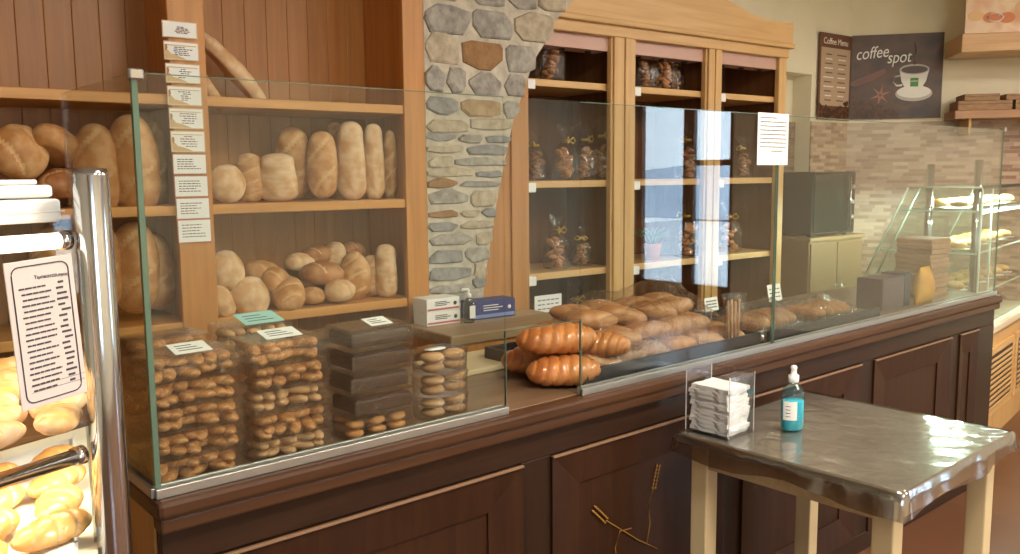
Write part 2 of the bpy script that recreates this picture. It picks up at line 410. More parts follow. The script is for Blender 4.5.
# ---------------------------------------------------------------- beech display cabinet, three bays
CY = 3.0
t = thing('display_cabinet', 'pale beech display cabinet with three dark-lined bays and curved cornice', 'cabinet', (0, CY, 0))
BAYS = [(2.405, 2.905), (3.07, 3.585), (3.715, 4.215)]
CSH = [(2.0, 1.52, 1.095), (1.915, 1.5, 1.095), (1.975, 1.5, 1.1)]
CSH = [(1.972, 1.517, 1.095)]*3
b = MB(); b.box((2.04, .0, 0), (2.405, .03, 2.2), M_orange, .003).box((2.30, -.012, 0), (2.385, 0, 2.2), M_orange, .003)
b.build('end_panel', t, 'broad orange-brown end panel beside the stone pier')
for x0, x1 in ((2.905, 3.07), (3.585, 3.715), (4.215, 4.285)):
    b = MB(); b.box((x0, 0, 0), (x1, .03, 2.2), M_cab, .004)
    if x1-x0 > .1: b.box((x0+.012, -.012, 0), ((x0+x1)/2-.004, 0, 2.2), M_cab, .004).box(((x0+x1)/2+.004, -.012, 0), (x1-.012, 0, 2.2), M_cab, .004)
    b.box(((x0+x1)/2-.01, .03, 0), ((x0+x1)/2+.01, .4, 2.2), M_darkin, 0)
    b.build('stile', t)
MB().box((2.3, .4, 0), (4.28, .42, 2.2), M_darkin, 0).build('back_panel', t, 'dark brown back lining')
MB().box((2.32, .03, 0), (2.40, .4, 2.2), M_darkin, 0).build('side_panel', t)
MB().box((4.262, .03, 0), (4.28, .4, 2.2), M_cab, 0).build('side_panel', t)
b = MB(); b.box((2.3, -.018, 2.185), (4.28, .4, 2.24), M_cabx, .005); b.box((2.3, -.045, 2.235), (4.30, .4, 2.262), M_cabx, .006)
b.build('top_rail', t)
# scalloped crest
poly = [(2.3, 2.26), (2.3, 2.36), (2.62, 2.375), (2.9, 2.40), (3.15, 2.445), (3.35, 2.47), (3.55, 2.468), (3.72, 2.435), (3.9, 2.39), (4.05, 2.37), (4.2, 2.372), (4.285, 2.378), (4.285, 2.26)]
MB().prism(poly, -.035, -.01, M_cabx).build('crest', t, 'curved scalloped crest board')
M_pinkstrip = plain('pinkish_light_strip', (196, 156, 140), .4)
for i, (x0, x1) in enumerate(BAYS):
    b = MB().box((x0, .02, 2.12), (x1, .12, 2.185), M_pinkstrip, .002)
    for k in range(3):
        b.lathe([(.016, 0), (.016, -.008), (.01, -.008)], M_black, 12, X=Matrix.Translation((x0+(k+.5)*(x1-x0)/3, .07, 2.12)))
    b.build('light_strip', t)
    for z in CSH[i]:
        sh = MB().box((x0-.05, .035, z-.032), (x1+.05, .4, z), M_cabx, .003).build('shelf', t)
        MB().box((x0+.0, .005, z-.05), (x0+.045, .035, z-.008), M_whitep, .003).build('shelf_clip', sh, 'small white plastic clip')
    MB().box((x0, .03, 0), (x1, .4, .72), M_cab, .003).build('base_cupboard', t)
for i, (x0, x1) in enumerate(BAYS):
    x = x0+.25; z = 2.12-.03

# ---------------------------------------------------------------- cellophane gift bags
def make_bag(kind):
    t = thing('cellophane_bag', None, 'gift bag')
    b = MB(); rs = random.Random(kind)
    prof = [(.03, 0), (.048, .006), (.052, .04), (.05, .08), (.034, .112), (.010, .13), (.022, .155), (.034, .178)]
    n = 18; vs = []; fs = []
    for i, (r, z) in enumerate(prof):
        for k in range(n):
            a = 2*PI*k/n; rr = r*(1+rs.uniform(-.10, .10)+.08*math.sin(3*a+kind)) if i else r
            vs.append((rr*math.cos(a), rr*math.sin(a), z+(rs.uniform(-.012, .016) if i == len(prof)-1 else 0)))
    for i in range(len(prof)-1):
        for k in range(n): fs.append([i*n+k, i*n+(k+1) % n, (i+1)*n+(k+1) % n, (i+1)*n+k])
    b.add(vs, fs, M_cello, False); b.build('film', t)
    b = MB()
    for q in range(16):
        a = rs.uniform(0, 2*PI); r = rs.uniform(0, .03); z = .014+.09*q/16
        X = Matrix.Translation((r*math.cos(a), r*math.sin(a), z)) @ Euler((rs.uniform(-.6, .6), rs.uniform(-.6, .6), a)).to_matrix().to_4x4()
        b.lathe([(.003, -.006), (.014, -.004), (.016, 0), (.014, .004), (.003, .006)], B_cook if kind % 2 else B_brown, 9, X=X)
    b.build('biscuits', t)
    b = MB().lathe([(.013, .126), (.015, .13), (.013, .134)], M_gold, 12)
    for s in (-1, 1): b.tube([(0, -.012, .13), (s*.02, -.02, .142), (s*.036, -.02, .13), (s*.02, -.02, .122), (0, -.012, .13)], .0028, M_gold, 6)
    b.build('ribbon', t); return t
bagp = [Proto(lambda k=k: make_bag(k)) for k in range(3)]
BAG = [(551, 1.972, 0, .10, 1, 'upper shelf of the left bay, beside the stone'), (566, 1.517, 1, .10, 1.0, 'middle shelf of the left bay, left one in front'), (585, 1.517, 0, .12, 1.05, 'middle shelf of the left bay, centre'), (602, 1.517, 2, .10, 1.15, 'middle shelf of the left bay, right one'),
       (536, 1.517, 2, .2, .9, 'middle shelf of the left bay, against the end panel'), (557, 1.095, 1, .12, 1.0, 'lowest shelf of the left bay, left of two'), (582, 1.095, 2, .14, .75, 'lowest shelf of the left bay, small right one'),
       (644, 1.972, 0, .10, .9, 'top shelf of the middle bay, leftmost'), (654, 1.972, 2, .2, 1.0, 'top shelf of the middle bay, second from left'), (664, 1.972, 1, .09, .95, 'top shelf of the middle bay, third from left'), (674, 1.972, 2, .18, .8, 'top shelf of the middle bay, rightmost'),
       (687, 1.517, 0, .10, 1.1, 'middle shelf of the middle bay'), (687, 1.095, 1, .10, 1.2, 'lowest shelf of the middle bay'), (729, 1.095, 1, .12, 1.1, 'lowest shelf of the right bay'), (742, 1.517, 2, .15, .9, 'middle shelf of the right bay'),
       (575, .72, 1, .14, 1.15, 'cabinet floor of the left bay'), (598, .72, 0, .14, 1.0, 'cabinet floor of the left bay, right one')]
for px, z, k, dy, s, where in BAG:
    p = at(px, 200, CY+dy); bagp[k].put((p.x, p.y, z), (0, 0, px*.7), 'biscuit bag, ' + where, 'cellophane biscuit bags in the display cabinet', (s*1.3, s*1.3, s*1.42), cat='gift bag')

# potted aloe standing on the lowest shelf of the middle bay
p = at(652, 280, CY+.12)
t = thing('potted_aloe', 'spiky green aloe in a wrapped terracotta pot inside the middle cabinet bay', 'plant', (p.x, p.y, 1.095))
MB().lathe([(.032, 0), (.045, .07), (.048, .085), (.042, .085), (.040, .072)], plain('terracotta', (186, 98, 62), .7), 18).build('pot', t)
b = MB(); rs = random.Random(5); M_leaf = noisy('aloe_leaf', [(46, 74, 40), (96, 122, 70)], nscale=30)
for k in range(22):
    a = k*2.4; sp = .03+.07*(1-k/22)*1.0; h = .07+.05*(k/22)
    p0 = Vector((math.cos(a)*.008, math.sin(a)*.008, .075)); p2 = Vector((math.cos(a)*(sp+.02), math.sin(a)*(sp+.02), .09+h*.7)); p1 = Vector((math.cos(a)*sp*.5, math.sin(a)*sp*.5, .075+h*.6))
    b.tube([p0, p1, p2], [.007, .006, .0008], M_leaf, 6)
b.build('leaves', t)

# ---------------------------------------------------------------- loaves
def loaf_mesh(name, Lx, W, H, mat, slashes=0, seed=1, pw=2.3, flat=.3, slash_mat=None, diag=.5, twist=0, ring=False):
    """a loaf lying along x with its centre at the origin"""
    rs = random.Random(seed); b = MB(); nu, nv = (60, 36) if Lx > .11 else (34, 20); vs = []; fa = {}
    ph = [rs.uniform(0, 6.3) for _ in range(4)]
    def surf(i, k):
        s = -1+2*i/nu; s = math.sin(s*PI/2)
        a = 2*PI*k/nv
        r = (1-abs(s)**pw)**.5 if abs(s) < 1 else 0
        wob = 1+.05*math.sin(3*s+ph[0])+.035*math.sin(2*a+ph[1]+2*s)+.022*math.sin(5*a+ph[2]+7*s)+.012*math.sin(9*a+11*s+ph[3])
        y = math.cos(a)*W/2*r*wob; z = math.sin(a)*H/2*r*wob
        g = 0
        if slashes and math.sin(a) > .05:
            q = ((s*.5+.5)*slashes + diag*math.cos(a)) % 1
            g = max(0, 1-abs(q-.5)/.16)*math.sin(a)**.6
            z -= g*H*.07*r
        if twist:
            q = ((s*.5+.5)*twist + a/(2*PI)*2) % 1
            g = max(0, 1-abs(q-.5)/.2)
            f = 1-.16*g; y *= f; z *= f
        z = max(z, -H/2*(1-flat)*(1 if r > .2 else 1))
        return Vector((s*Lx/2, y, z)), g
    gs = []
    for i in range(nu+1):
        for k in range(nv):
            v, g = surf(i, k); vs.append(v); gs.append(g)
    fs = []; fm = []
    for i in range(nu):
        for k in range(nv):
            q = [i*nv+k, i*nv+(k+1) % nv, (i+1)*nv+(k+1) % nv, (i+1)*nv+k]
            fs.append(q); fm.append(sum(gs[j] for j in q)/4 > .45)
    b.add(vs, [f for f, g in zip(fs, fm) if not g], mat, True)
    k2 = b.mi(slash_mat or B_slash)
    for f, g in zip(fs, fm):
        if g: b.f.append(f); b.m.append(k2); b.s.append(True)
    me = b.mesh(name); return me
def loafp(name, *a, **k):
    def mk():
        o = bpy.data.objects.new(name, loaf_mesh(name, *a, **k)); C.objects.link(o); o['category'] = 'pastry' if 'pastry' in name else 'bread'; return o
    return Proto(mk)
L_tall = [loafp('bread_loaf', .30, .095, .085, B_gold, 4, 11, 4.5), loafp('bread_loaf', .30, .10, .09, B_pale, 0, 12, 6), loafp('bread_loaf', .28, .11, .10, B_gold, 2, 13, 4.5)]
L_bag = [loafp('baguette', .36, .06, .055, B_pale, 6, 21, 2.6), loafp('baguette', .36, .062, .055, B_gold, 6, 22, 2.6)]
L_round = [loafp('round_bread', .142, .140, .10, B_pale, 0, 31, 2.0, .25), loafp('round_bread', .135, .13, .10, B_gold, 2, 32, 2.0, .25)]
L_oval = [loafp('oval_bread', .19, .12, .10, B_gold, 3, 41, 2.2), loafp('oval_bread', .17, .115, .10, B_pale, 5, 42, 2.2), loafp('oval_bread', .18, .12, .10, B_brown, 2, 43, 2.2)]
def lay(P, px, py, Y, rot, label, group, scale=1, z=None):
    p = at(px, py, Y)
    return P.put((p.x, p.y, p.z if z is None else z), rot, label, group, scale)
G1 = 'breads standing on the middle shelf of the right bay'
UP = -PI/2
mid = [  # px centre, kind, length scale, tilt (about y), Y
    (226, L_round[0], (1.0, .95, 1.0), None, 3.04, 'round floured loaf lying at the left end of the middle shelf'),
    (250, L_tall[0], (.60, .9, .8), .06, 3.10, 'short upright loaf just right of the round loaf'),
    (278, L_tall[1], (.60, 1.15, 1.0), -.10, 3.06, 'broad short upright loaf, third from left on the middle shelf'),
    (294, L_tall[2], (.98, 1.0, .9), -.05, 3.17, 'tall brown loaf behind the broad short loaf on the middle shelf'),
    (323, L_tall[2], (.92, .85, .85), .10, 3.07, 'tall leaning scored brown loaf in the middle of the shelf'),
    (337, L_tall[0], (1.03, .8, .8), .04, 3.19, 'tall loaf half hidden behind the leaning brown loaf'),
    (352, L_tall[1], (1.02, .9, .8), 0, 3.06, 'tall pale upright loaf, third from the right end'),
    (374.5, L_tall[1], (1.0, .68, .7), 0, 3.06, 'slim pale upright loaf, second from the right end'),
    (391, L_tall[0], (.92, .55, .6), -.08, 3.09, 'narrow upright loaf leaning on the right side of the middle shelf')]
for px, P, s, tilt, Y, lab in mid:
    if tilt is None: lay(P, px, 190, Y, (R(80), 0, 0), lab, G1, s, 1.455+.070)
    else: lay(P, px, 190, Y, (0, UP+tilt, PI/2-.5), lab, G1, (s[0], s[1]*1.22, s[2]*1.1), 1.455+.15*s[0]*.985)
G2 = 'breads heaped on the lower shelf of the right bay'
low = [(226, 270, L_round[0], 1.0, (R(70), 0, .3), 3.06, 'upper round pale loaf at the left end of the lower shelf'),
       (221, 302, L_round[0], .92, (R(60), 0, 1), 3.03, 'bottom left round pale loaf on the lower shelf'),
       (250, 297, L_round[0], 1.05, (R(75), 0, .2), 3.03, 'bottom round pale loaf, second from left on the lower shelf'),
       (262, 272, L_oval[0], .9, (.2, .1, .5), 3.16, 'oval brown loaf behind the round ones, left of the lower shelf'),
       (277, 282, L_round[1], .95, (R(50), .3, .4), 3.09, 'tilted round crusty loaf resting on others, left centre of the lower shelf'),
       (289, 294, L_oval[0], .95, (0, -.55, 1.1), 3.03, 'scored oval loaf slanting forward, centre left of the lower shelf'),
       (300, 262, L_oval[1], .75, (.2, .0, .2), 3.18, 'small pale oval loaf at the back, centre of the lower shelf'),
       (322, 274, L_oval[2], 1.0, (.1, .1, -.1), 3.09, 'scored brown oval loaf lying on top, centre of the lower shelf'),
       (312, 296, L_oval[0], .72, (0, 0, 1.3), 3.04, 'small oval loaf at the bottom front, centre of the lower shelf'),
       (340, 291, L_oval[1], .95, (.0, .0, .7), 3.03, 'striped pale oval loaf at the bottom front, right of centre'),
       (317, 256, L_oval[2], .8, (.0, .0, .0), 3.2, 'small dark oval loaf on top at the back of the heap'),
       (334, 258, L_oval[1], .85, (0, UP+.6, .8), 3.19, 'striped upright oval loaf at the back, right of centre'),
       (355, 276, L_oval[0], 1.05, (0, UP, .8), 3.08, 'upright scored oval loaf, third from right on the lower shelf'),
       (352, 250, L_oval[2], .7, (0, .2, .2), 3.22, 'small dark oval loaf at the back right of the lower shelf'),
       (373, 276, L_oval[1], 1.02, (0, UP, .8), 3.1, 'upright pale loaf, second from the right end of the lower shelf'),
       (386, 271, L_tall[1], (.73, .9, .85), (0, UP+.03, .8), 3.04, 'tall upright pale loaf at the right end of the lower shelf')]
for px, py, P, s, rot, Y, lab in low: lay(P, px, py, Y, rot, lab, G2, s)
p = at(233, 70, 3.2); L_bag[0].put(p, (0, R(46), .0), 'long baguette leaning diagonally on the top shelf', 'baguettes on the top shelf', (1.0, 1.3, 1.3))
p = at(206, 86, 3.08); L_bag[1].put(p, (0, R(58), 0), 'short baguette leaning beside the long one on the top shelf', 'baguettes on the top shelf', (.55, .9, .9))
G3 = 'breads in the left bay of the shelving'
L_bigt = loafp('bread_loaf', .32, .17, .13, B_gold, 2, 51, 3.6)
for px, py, P, s, rot, Y, lab in [
        (18, 152, L_round[1], 1.3, (R(70), 0, .2), 3.05, 'round loaf behind the white paper packs in the left bay'),
        (56, 147, L_oval[0], (1.2, 1.1, 1.1), (.1, .45, 1.1), 3.08, 'oval golden loaf resting on another in the left bay'),
        (60, 186, L_oval[2], (1.3, 1.2, 1.1), (0, 0, 1.2), 3.08, 'oval loaf lying at the bottom left of the left bay'),
        (96, 172, L_bigt, (.98, .85, 1), (0, UP+.03, .75), 3.06, 'large upright golden loaf left of the chrome post'),
        (134, 165, L_bigt, (1.04, .95, 1), (0, UP-.08, .75), 3.05, 'large upright golden loaf behind the green glass corner'),
        (154, 168, L_bigt, (1.0, .6, .9), (0, UP+.04, .75), 3.18, 'upright golden loaf just left of the price card strip'),
        (100, 268, L_bigt, (.95, .8, 1), (0, UP, .7), 3.08, 'upright loaf on the lower shelf behind the chrome post'),
        (135, 268, L_bigt, (.98, .95, 1), (0, UP+.05, .7), 3.08, 'upright loaf on the lower shelf left of the price card strip'),
        (156, 272, L_bigt, (.85, .7, 1), (0, UP-.08, .7), 3.14, 'upright loaf against the upright on the lower shelf of the left bay'),
        (55, 270, L_bigt, (.9, .9, 1), (0, UP+.1, .7), 3.08, 'upright loaf on the lower shelf behind the pastry case')]:
    lay(P, px, py, Y, rot, lab, G3, s)

# ---------------------------------------------------------------- price cards on the shelving upright
ys = [20, 40.5, 62.5, 85, 107, 130, 153, 175, 197.5, 219.5, 243]
for i in range(10):
    a = at(171 if i else 171, ys[i], SF-.004); c = at(200, ys[i+1], SF-.004)
    z1, z0 = a.z, c.z; H = z1-z0; W = .112; xo = .846+.0016*i
    old = i < 6
    t = thing('price_card', 'small printed bread price card on the upright, %s from the top of its strip' % ORD[i], 'price card', (xo, SF-.004, z0), 0, 'price cards on the shelving upright')
    MB().box((0, -.002, .002), (W, 0, H-.002), plain('card_border_%d' % i, (206, 176, 140) if old else (176, 112, 96), .6), 0).box((.003, -.003, .005), (W-.003, -.002, H-.005), M_white, 0).build('card', t)
    b = MB(); rs = random.Random(i)
    if 0 < i < 6:
        b.box((.006, -.0036, H-.016), (W-.008, -.003, H-.013), M_beigeink, 0)
        b.prism([(.004, .006), (.004, .03), (.012, .034), (.022, .022), (.04, .018), (.06, .011), (.07, .006)], -.0038, -.003, M_beigeink)
        b.prism([(.004, .03), (.004, .05), (.010, .052), (.012, .04), (.008, .03)], -.0038, -.003, plain('amber_leaf_%d' % i, (176, 124, 70), .8))
    nl = 5
    for q in range(nl):
        zz = H-.022-(H-.034)*q/nl; x = .03+rs.uniform(0, .02) if old else .015
        xe = W-.02-rs.uniform(0, .03)
        while x < xe:
            ww = rs.uniform(.005, .014); b.box((x, -.0036, zz), (min(x+ww, xe), -.003, zz+.0028), M_ink if rs.random() < .8 else M_redink, 0); x += ww+.0025
    b.build('printed_lines', t)

# ---------------------------------------------------------------- back bench with boxes and bottles
t = thing('back_bench', 'low wooden bench against the stone pier behind the counter', 'bench', (1.70, 2.58, 0))
M_bench = wood('bench_pale_wood', (150, 122, 88), (176, 148, 112), 'x')
MB().box((0, 0, .925), (.62, .33, .965), M_bench, .006).build('bench_top', t)
MB().box((.01, .012, .0), (.61, .33, .925), M_honey, .004).build('bench_body', t)
def carton(name, lab, x, y, z, L, D, H, rz, base, stripe, grp=None):
    t = thing(name, lab, 'box', (x, y, z), rz, grp)
    MB().box((0, 0, 0), (L, D, H), base, .002).build('carton_body', t)
    b = MB().box((.004, -.0012, .006), (L-.004, 0, H*.26), stripe, 0)
    for q in range(3): b.box((L*.25, -.0014, H*(.45+.13*q)), (L*(.6+.1*(q % 2)), 0, H*(.45+.13*q)+.003), M_ink if base is M_white else M_white, 0)
    b.lathe([(.008, 0), (.008, .001)], M_ink if base is M_white else M_white, 12, X=Matrix.Translation((L*.86, 0, H*.55)) @ Matrix.Rotation(PI/2, 4, 'X'))
    b.build('printed_front', t)
M_pinks = plain('pink_stripe', (190, 96, 110), .6); M_blueb = plain('blue_carton', (34, 44, 112), .5); M_lblue = plain('light_blue_stripe', (120, 140, 190), .5)
carton('glove_box', 'white carton with pink stripe on the bench, lower of two stacked', 1.735, 2.80, .966, .155, .1, .052, 0, M_white, M_pinks)
carton('glove_box', 'white carton with pink stripe on the bench, upper of two stacked', 1.735, 2.80, 1.019, .155, .1, .052, .02, M_white, M_pinks)
carton('blue_box', 'dark blue carton with white print on the bench before the stone pier', 1.95, 2.80, .966, .21, .09, .075, -.04, M_blueb, M_lblue)
def pump(name, lab, loc, liquid, s=1):
    t = thing(name, lab, 'bottle', loc)
    MB().lathe([(.022*s, 0), (.024*s, .01*s), (.024*s, .08*s), (.012*s, .1*s), (.010*s, .106*s)], liquid, 18).build('bottle_body', t)
    MB().lathe([(.011*s, .106*s), (.011*s, .122*s), (.004*s, .124*s), (.004*s, .14*s)], M_whitep, 14).tube([(0, 0, .14*s), (-.03*s, 0, .142*s), (-.034*s, 0, .136*s)], .005*s, M_whitep, 8).build('pump_head', t)
    return t
t = pump('pump_bottle', 'clear pump bottle with white head between the cartons on the bench', (1.915, 2.775, .966), glass('bottle_clear', (214, 224, 216), 1.4, .03, .05), .95)
MB().box((-.012, -.0252, .02), (.014, -.0235, .07), M_white, 0).build('bottle_label', t)

# ---------------------------------------------------------------- counter
CR = R(2.95); P0 = Vector((.423, 1.665, 0))
cD = Vector((math.cos(CR), math.sin(CR), 0)); cN = Vector((-math.sin(CR), math.cos(CR), 0))
def cf(u, v, z): return P0 + cD*u + cN*v + Vector((0, 0, z))
t = thing('shop_counter', 'long dark wooden bakery counter with moulded panels', 'counter', P0, CR)
CL = 4.0; TZ = .944
b = MB(); b.box((.0, .02, 0), (CL, .62, .90), M_stain, 0); b.build('carcass', t)
b = MB(); b.box((-.012, -.035, .905), (CL+.012, .02, .942), M_ledge, .010).box((-.006, -.026, .875), (CL+.006, .02, .906), M_ledge, .006)
b.box((-.012, .0, .905), (.02, .63, .942), M_ledge, .006)
b.build('ledge_moulding', t, 'lighter worn rounded ledge')
MB().box((.0, .012, .90), (CL, .64, TZ), M_top, .002).build('worktop', t)
MB().box((-.005, -.004, .0), (CL+.004, .02, .08), M_stainx, .003).build('plinth', t)
MB().box((0, -.004, .80), (CL, .02, .876), M_stainx, .003).build('front_rail', t)
M_hl = plain('bead_highlight', (136, 104, 80), .35)  # pale colour paints the highlight along the panel tops
ST = [(-.004, .1), (.915, 1.02), (1.79, 1.90), (2.68, 2.79), (3.50, 3.60), (3.80, CL+.004)]
for x0, x1 in ST: MB().box((x0, -.004, .08), (x1, .02, .80), M_stain, .003).build('stile', t)
for i, ((_, x0), (x1, _)) in enumerate(zip(ST, ST[1:])):
    dx = min(.11, (x1-x0)*.3)
    d = MB().box((x0, .004, .08), (x1, .02, .80), M_panel, 0)
    # sloped raised frame, then the sunk field
    o_ = [(x0, .08), (x1, .08), (x1, .795), (x0, .795)]; i_ = [(x0+dx, .08+dx), (x1-dx, .08+dx), (x1-dx, .795-.10), (x0+dx, .795-.10)]
    vs = [(x, -.012, z) for x, z in o_] + [(x, -.002, z) for x, z in i_] + [(x, .006, z) for x, z in o_]+[(x, .006, z) for x, z in i_]
    fs = [[k, (k+1) % 4, 4+(k+1) % 4, 4+k] for k in range(4)] + [[k, (k+1) % 4, 8+(k+1) % 4, 8+k] for k in range(4)]+[[4+k, 4+(k+1) % 4, 12+(k+1) % 4, 12+k] for k in range(4)]
    d.add(vs, fs, M_panel)
    d = d.build('panel_door', t)
    bb = MB().box((x0, -.018, .792), (x1, -.008, .798), M_hl, .001); bb.build('bead', d, 'thin bead painted pale as a highlight')
    if i == 1:
        b = MB(); M_wheat = plain('painted_wheat_gold', (158, 112, 44), .5)
        def stalk(pts, r): b.tube([(x, -.0015, z) for x, z in pts], r, M_wheat, 5)
        stalk([(1.24, .555), (1.31, .505), (1.38, .455), (1.47, .40)], .0018); stalk([(1.42, .43), (1.435, .49), (1.425, .55), (1.45, .60)], .0015); stalk([(1.29, .40), (1.28, .46), (1.30, .505), (1.35, .50)], .0016)
        for (hx, hz, dx_, dz_) in ((1.24, .555, -.72, .69), (1.45, .60, .3, .95)):
            for q in range(7):
                for s in (-1, 1):
                    cx_, cz_ = hx+dx_*q*.011 - s*dz_*.007, hz+dz_*q*.011 + s*dx_*.007
                    b.tube([(cx_-dx_*.006, -.0015, cz_-dz_*.006), (cx_, -.003, cz_), (cx_+dx_*.009, -.0015, cz_+dz_*.009)], [.001, .0038, .0005], M_wheat, 6)
        b.build('painted_wheat', d, 'gold painted ears of wheat')
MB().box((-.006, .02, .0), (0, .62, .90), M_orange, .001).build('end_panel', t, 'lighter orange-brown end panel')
# glass screen on the counter
ZT = 1.738
t = thing('glass_screen', 'tall clear glass screen standing along the front of the counter', 'screen', (P0.x, P0.y, 0), CR)
def pane(u0, u1, z0, z1, edgeL=True, edgeR=True, lab=None, M=M_glassP):
    o = MB().box((u0+.001, -.003, z0), (u1-.001, .003, z1), M_glassP, 0).build('glass_pane', t)
    b = MB()
    if edgeL: b.box((u0, -.0032, z0), (u0+.0022, .0032, z1), M_glassE, 0)
    if edgeR: b.box((u1-.0022, -.0032, z0), (u1, .0032, z1), M_glassE, 0)
    b.box((u0, -.0032, z1-.0015), (u1, .0032, z1), M_glassE, 0)
    if edgeL or edgeR: b.build('pane_edge', o, 'greenish polished glass edge')
pane(.004, .868, .962, ZT, True, False)
pane(.868, 1.136, 1.155, ZT, False, False)
pane(1.136, 2.068, .962, ZT, False, True); pane(2.075, 3.99, .962, ZT, True, True)
b = MB().box((.867, -.0032, .962), (.869, .0032, 1.155), M_glassE, 0).box((1.135, -.0032, .962), (1.137, .0032, 1.155), M_glassE, 0).box((.867, -.0032, 1.153), (1.137, .0032, 1.1545), M_glassE, 0)
b.build('hatch_edge', t)
# side return
o = MB().box((-.003, .006, .962), (.003, .5, ZT), M_glassP, 0).build('side_pane', t)
MB().box((-.0045, -.004, .962), (.0045, .008, ZT), M_glassE, 0).build('corner_edge', o, 'green glass corner edge')
for u0, u1 in ((-.006, .870), (1.134, 3.996)):
    MB().box((u0, -.012, .942), (u1, -.0035, .962), M_alu, .002).box((u0, .0035, .942), (u1, .012, .966), M_alu, .002).build('aluminium_rail', t)
MB().box((-.012, .0, .942), (-.0035, .5, .962), M_alu, .002).build('side_rail', t)
b = MB().box((-.012, -.012, ZT-.014), (.016, -.0035, ZT+.006), M_steel, .003).box((-.012, -.012, ZT-.014), (-.0035, .022, ZT+.006), M_steel, .003); b.build('corner_clamp', t, 'small shiny metal corner clamp')
MB().box((3.975, -.012, ZT-.01), (3.998, .012, ZT+.012), M_steel, .003).build('end_clamp', t)

# paper note taped to the screen
def note(name, lab, u0, u1, z0, z1, v, lines, mat=M_white, ink=M_ink, frame=False):
    W, H = u1-u0, z1-z0
    p = cf(u0, v, z0); t = thing(name, lab, 'note', p, CR)
    MB().box((0, -.0012, 0), (W, 0, H), mat, 0).build('paper', t)
    b = MB(); rs = random.Random(int(u0*100))
    for q in range(lines):
        zz = H*(.9-.72*q/lines); x = W*.08; xe = W*(.92 if q not in (0,) else .6)
        if q == lines-1: x = W*.45; xe = W*.8
        while x < xe:
            ww = rs.uniform(.03, .11)*W; b.box((x, -.0019, zz), (min(x+ww, xe), -.0012, zz+H*.018), ink, 0); x += ww+W*.02
    b.build('written_lines', t); return t
note('paper_note', 'white printed notice taped to the glass screen above the counter', 1.945, 2.125, 1.572, 1.742, -.0045, 9)

# ---------------------------------------------------------------- contents of the left glass section: clear boxes of biscuits
BW, BD, BH = .172, .125, .0515
def make_clam():
    t = thing('clear_box', None, 'container')
    b = MB(); g = .004
    b.box((0, 0, 0), (BW, BD, .0015), M_clam, 0)
    for a, c in (((0, 0, 0), (BW, .0012, BH*.55)), ((0, BD-.0012, 0), (BW, BD, BH*.55)), ((0, 0, 0), (.0012, BD, BH*.55)), ((BW-.0012, 0, 0), (BW, BD, BH*.55))): b.box(a, c, M_clam, 0)
    b.build('box_base', t)
    b = MB(); b.box((g, g, BH-.0018), (BW-g, BD-g, BH-.0006), M_clam, 0)
    for a, c in (((g, g, BH*.55), (BW-g, g+.0012, BH-.002)), ((g, BD-g-.0012, BH*.55), (BW-g, BD-g, BH-.002)), ((g, g, BH*.55), (g+.0012, BD-g, BH-.002)), ((BW-g-.0012, g, BH*.55), (BW-g, BD-g, BH-.002))): b.box(a, c, M_clam, 0)
    b.box((-.003, -.003, BH*.53), (BW+.003, .001, BH*.56), M_clam, 0).box((-.003, BD-.001, BH*.53), (BW+.003, BD+.003, BH*.56), M_clam, 0)
    b.box((BW*.28, -.006, BH*.42), (BW*.36, -.002, BH*.68), M_clam, .001)
    b.build('box_lid', t); return t
clam = Proto(make_clam)
CK = [loafp('biscuit', .090, .030, .023, B_cook, 0, 61, 2.6, .3, twist=4, slash_mat=B_cookp), loafp('biscuit', .066, .03, .022, B_cookp, 3, 62, 2.2), loafp('biscuit', .045, .042, .022, B_cook, 0, 63, 2.2), loafp('biscuit', .16, .112, .040, B_choc, 0, 64, 9, .1)]
def make_choc():
    o = MB().box((-.078, -.055, -.017), (.078, .055, .017), B_choc, .006).box((-.07, -.05, .017), (.07, .05, .020), B_choc, .002).build('chocolate_bar'); o['category'] = 'biscuit'; return o
CK[3] = Proto(make_choc)
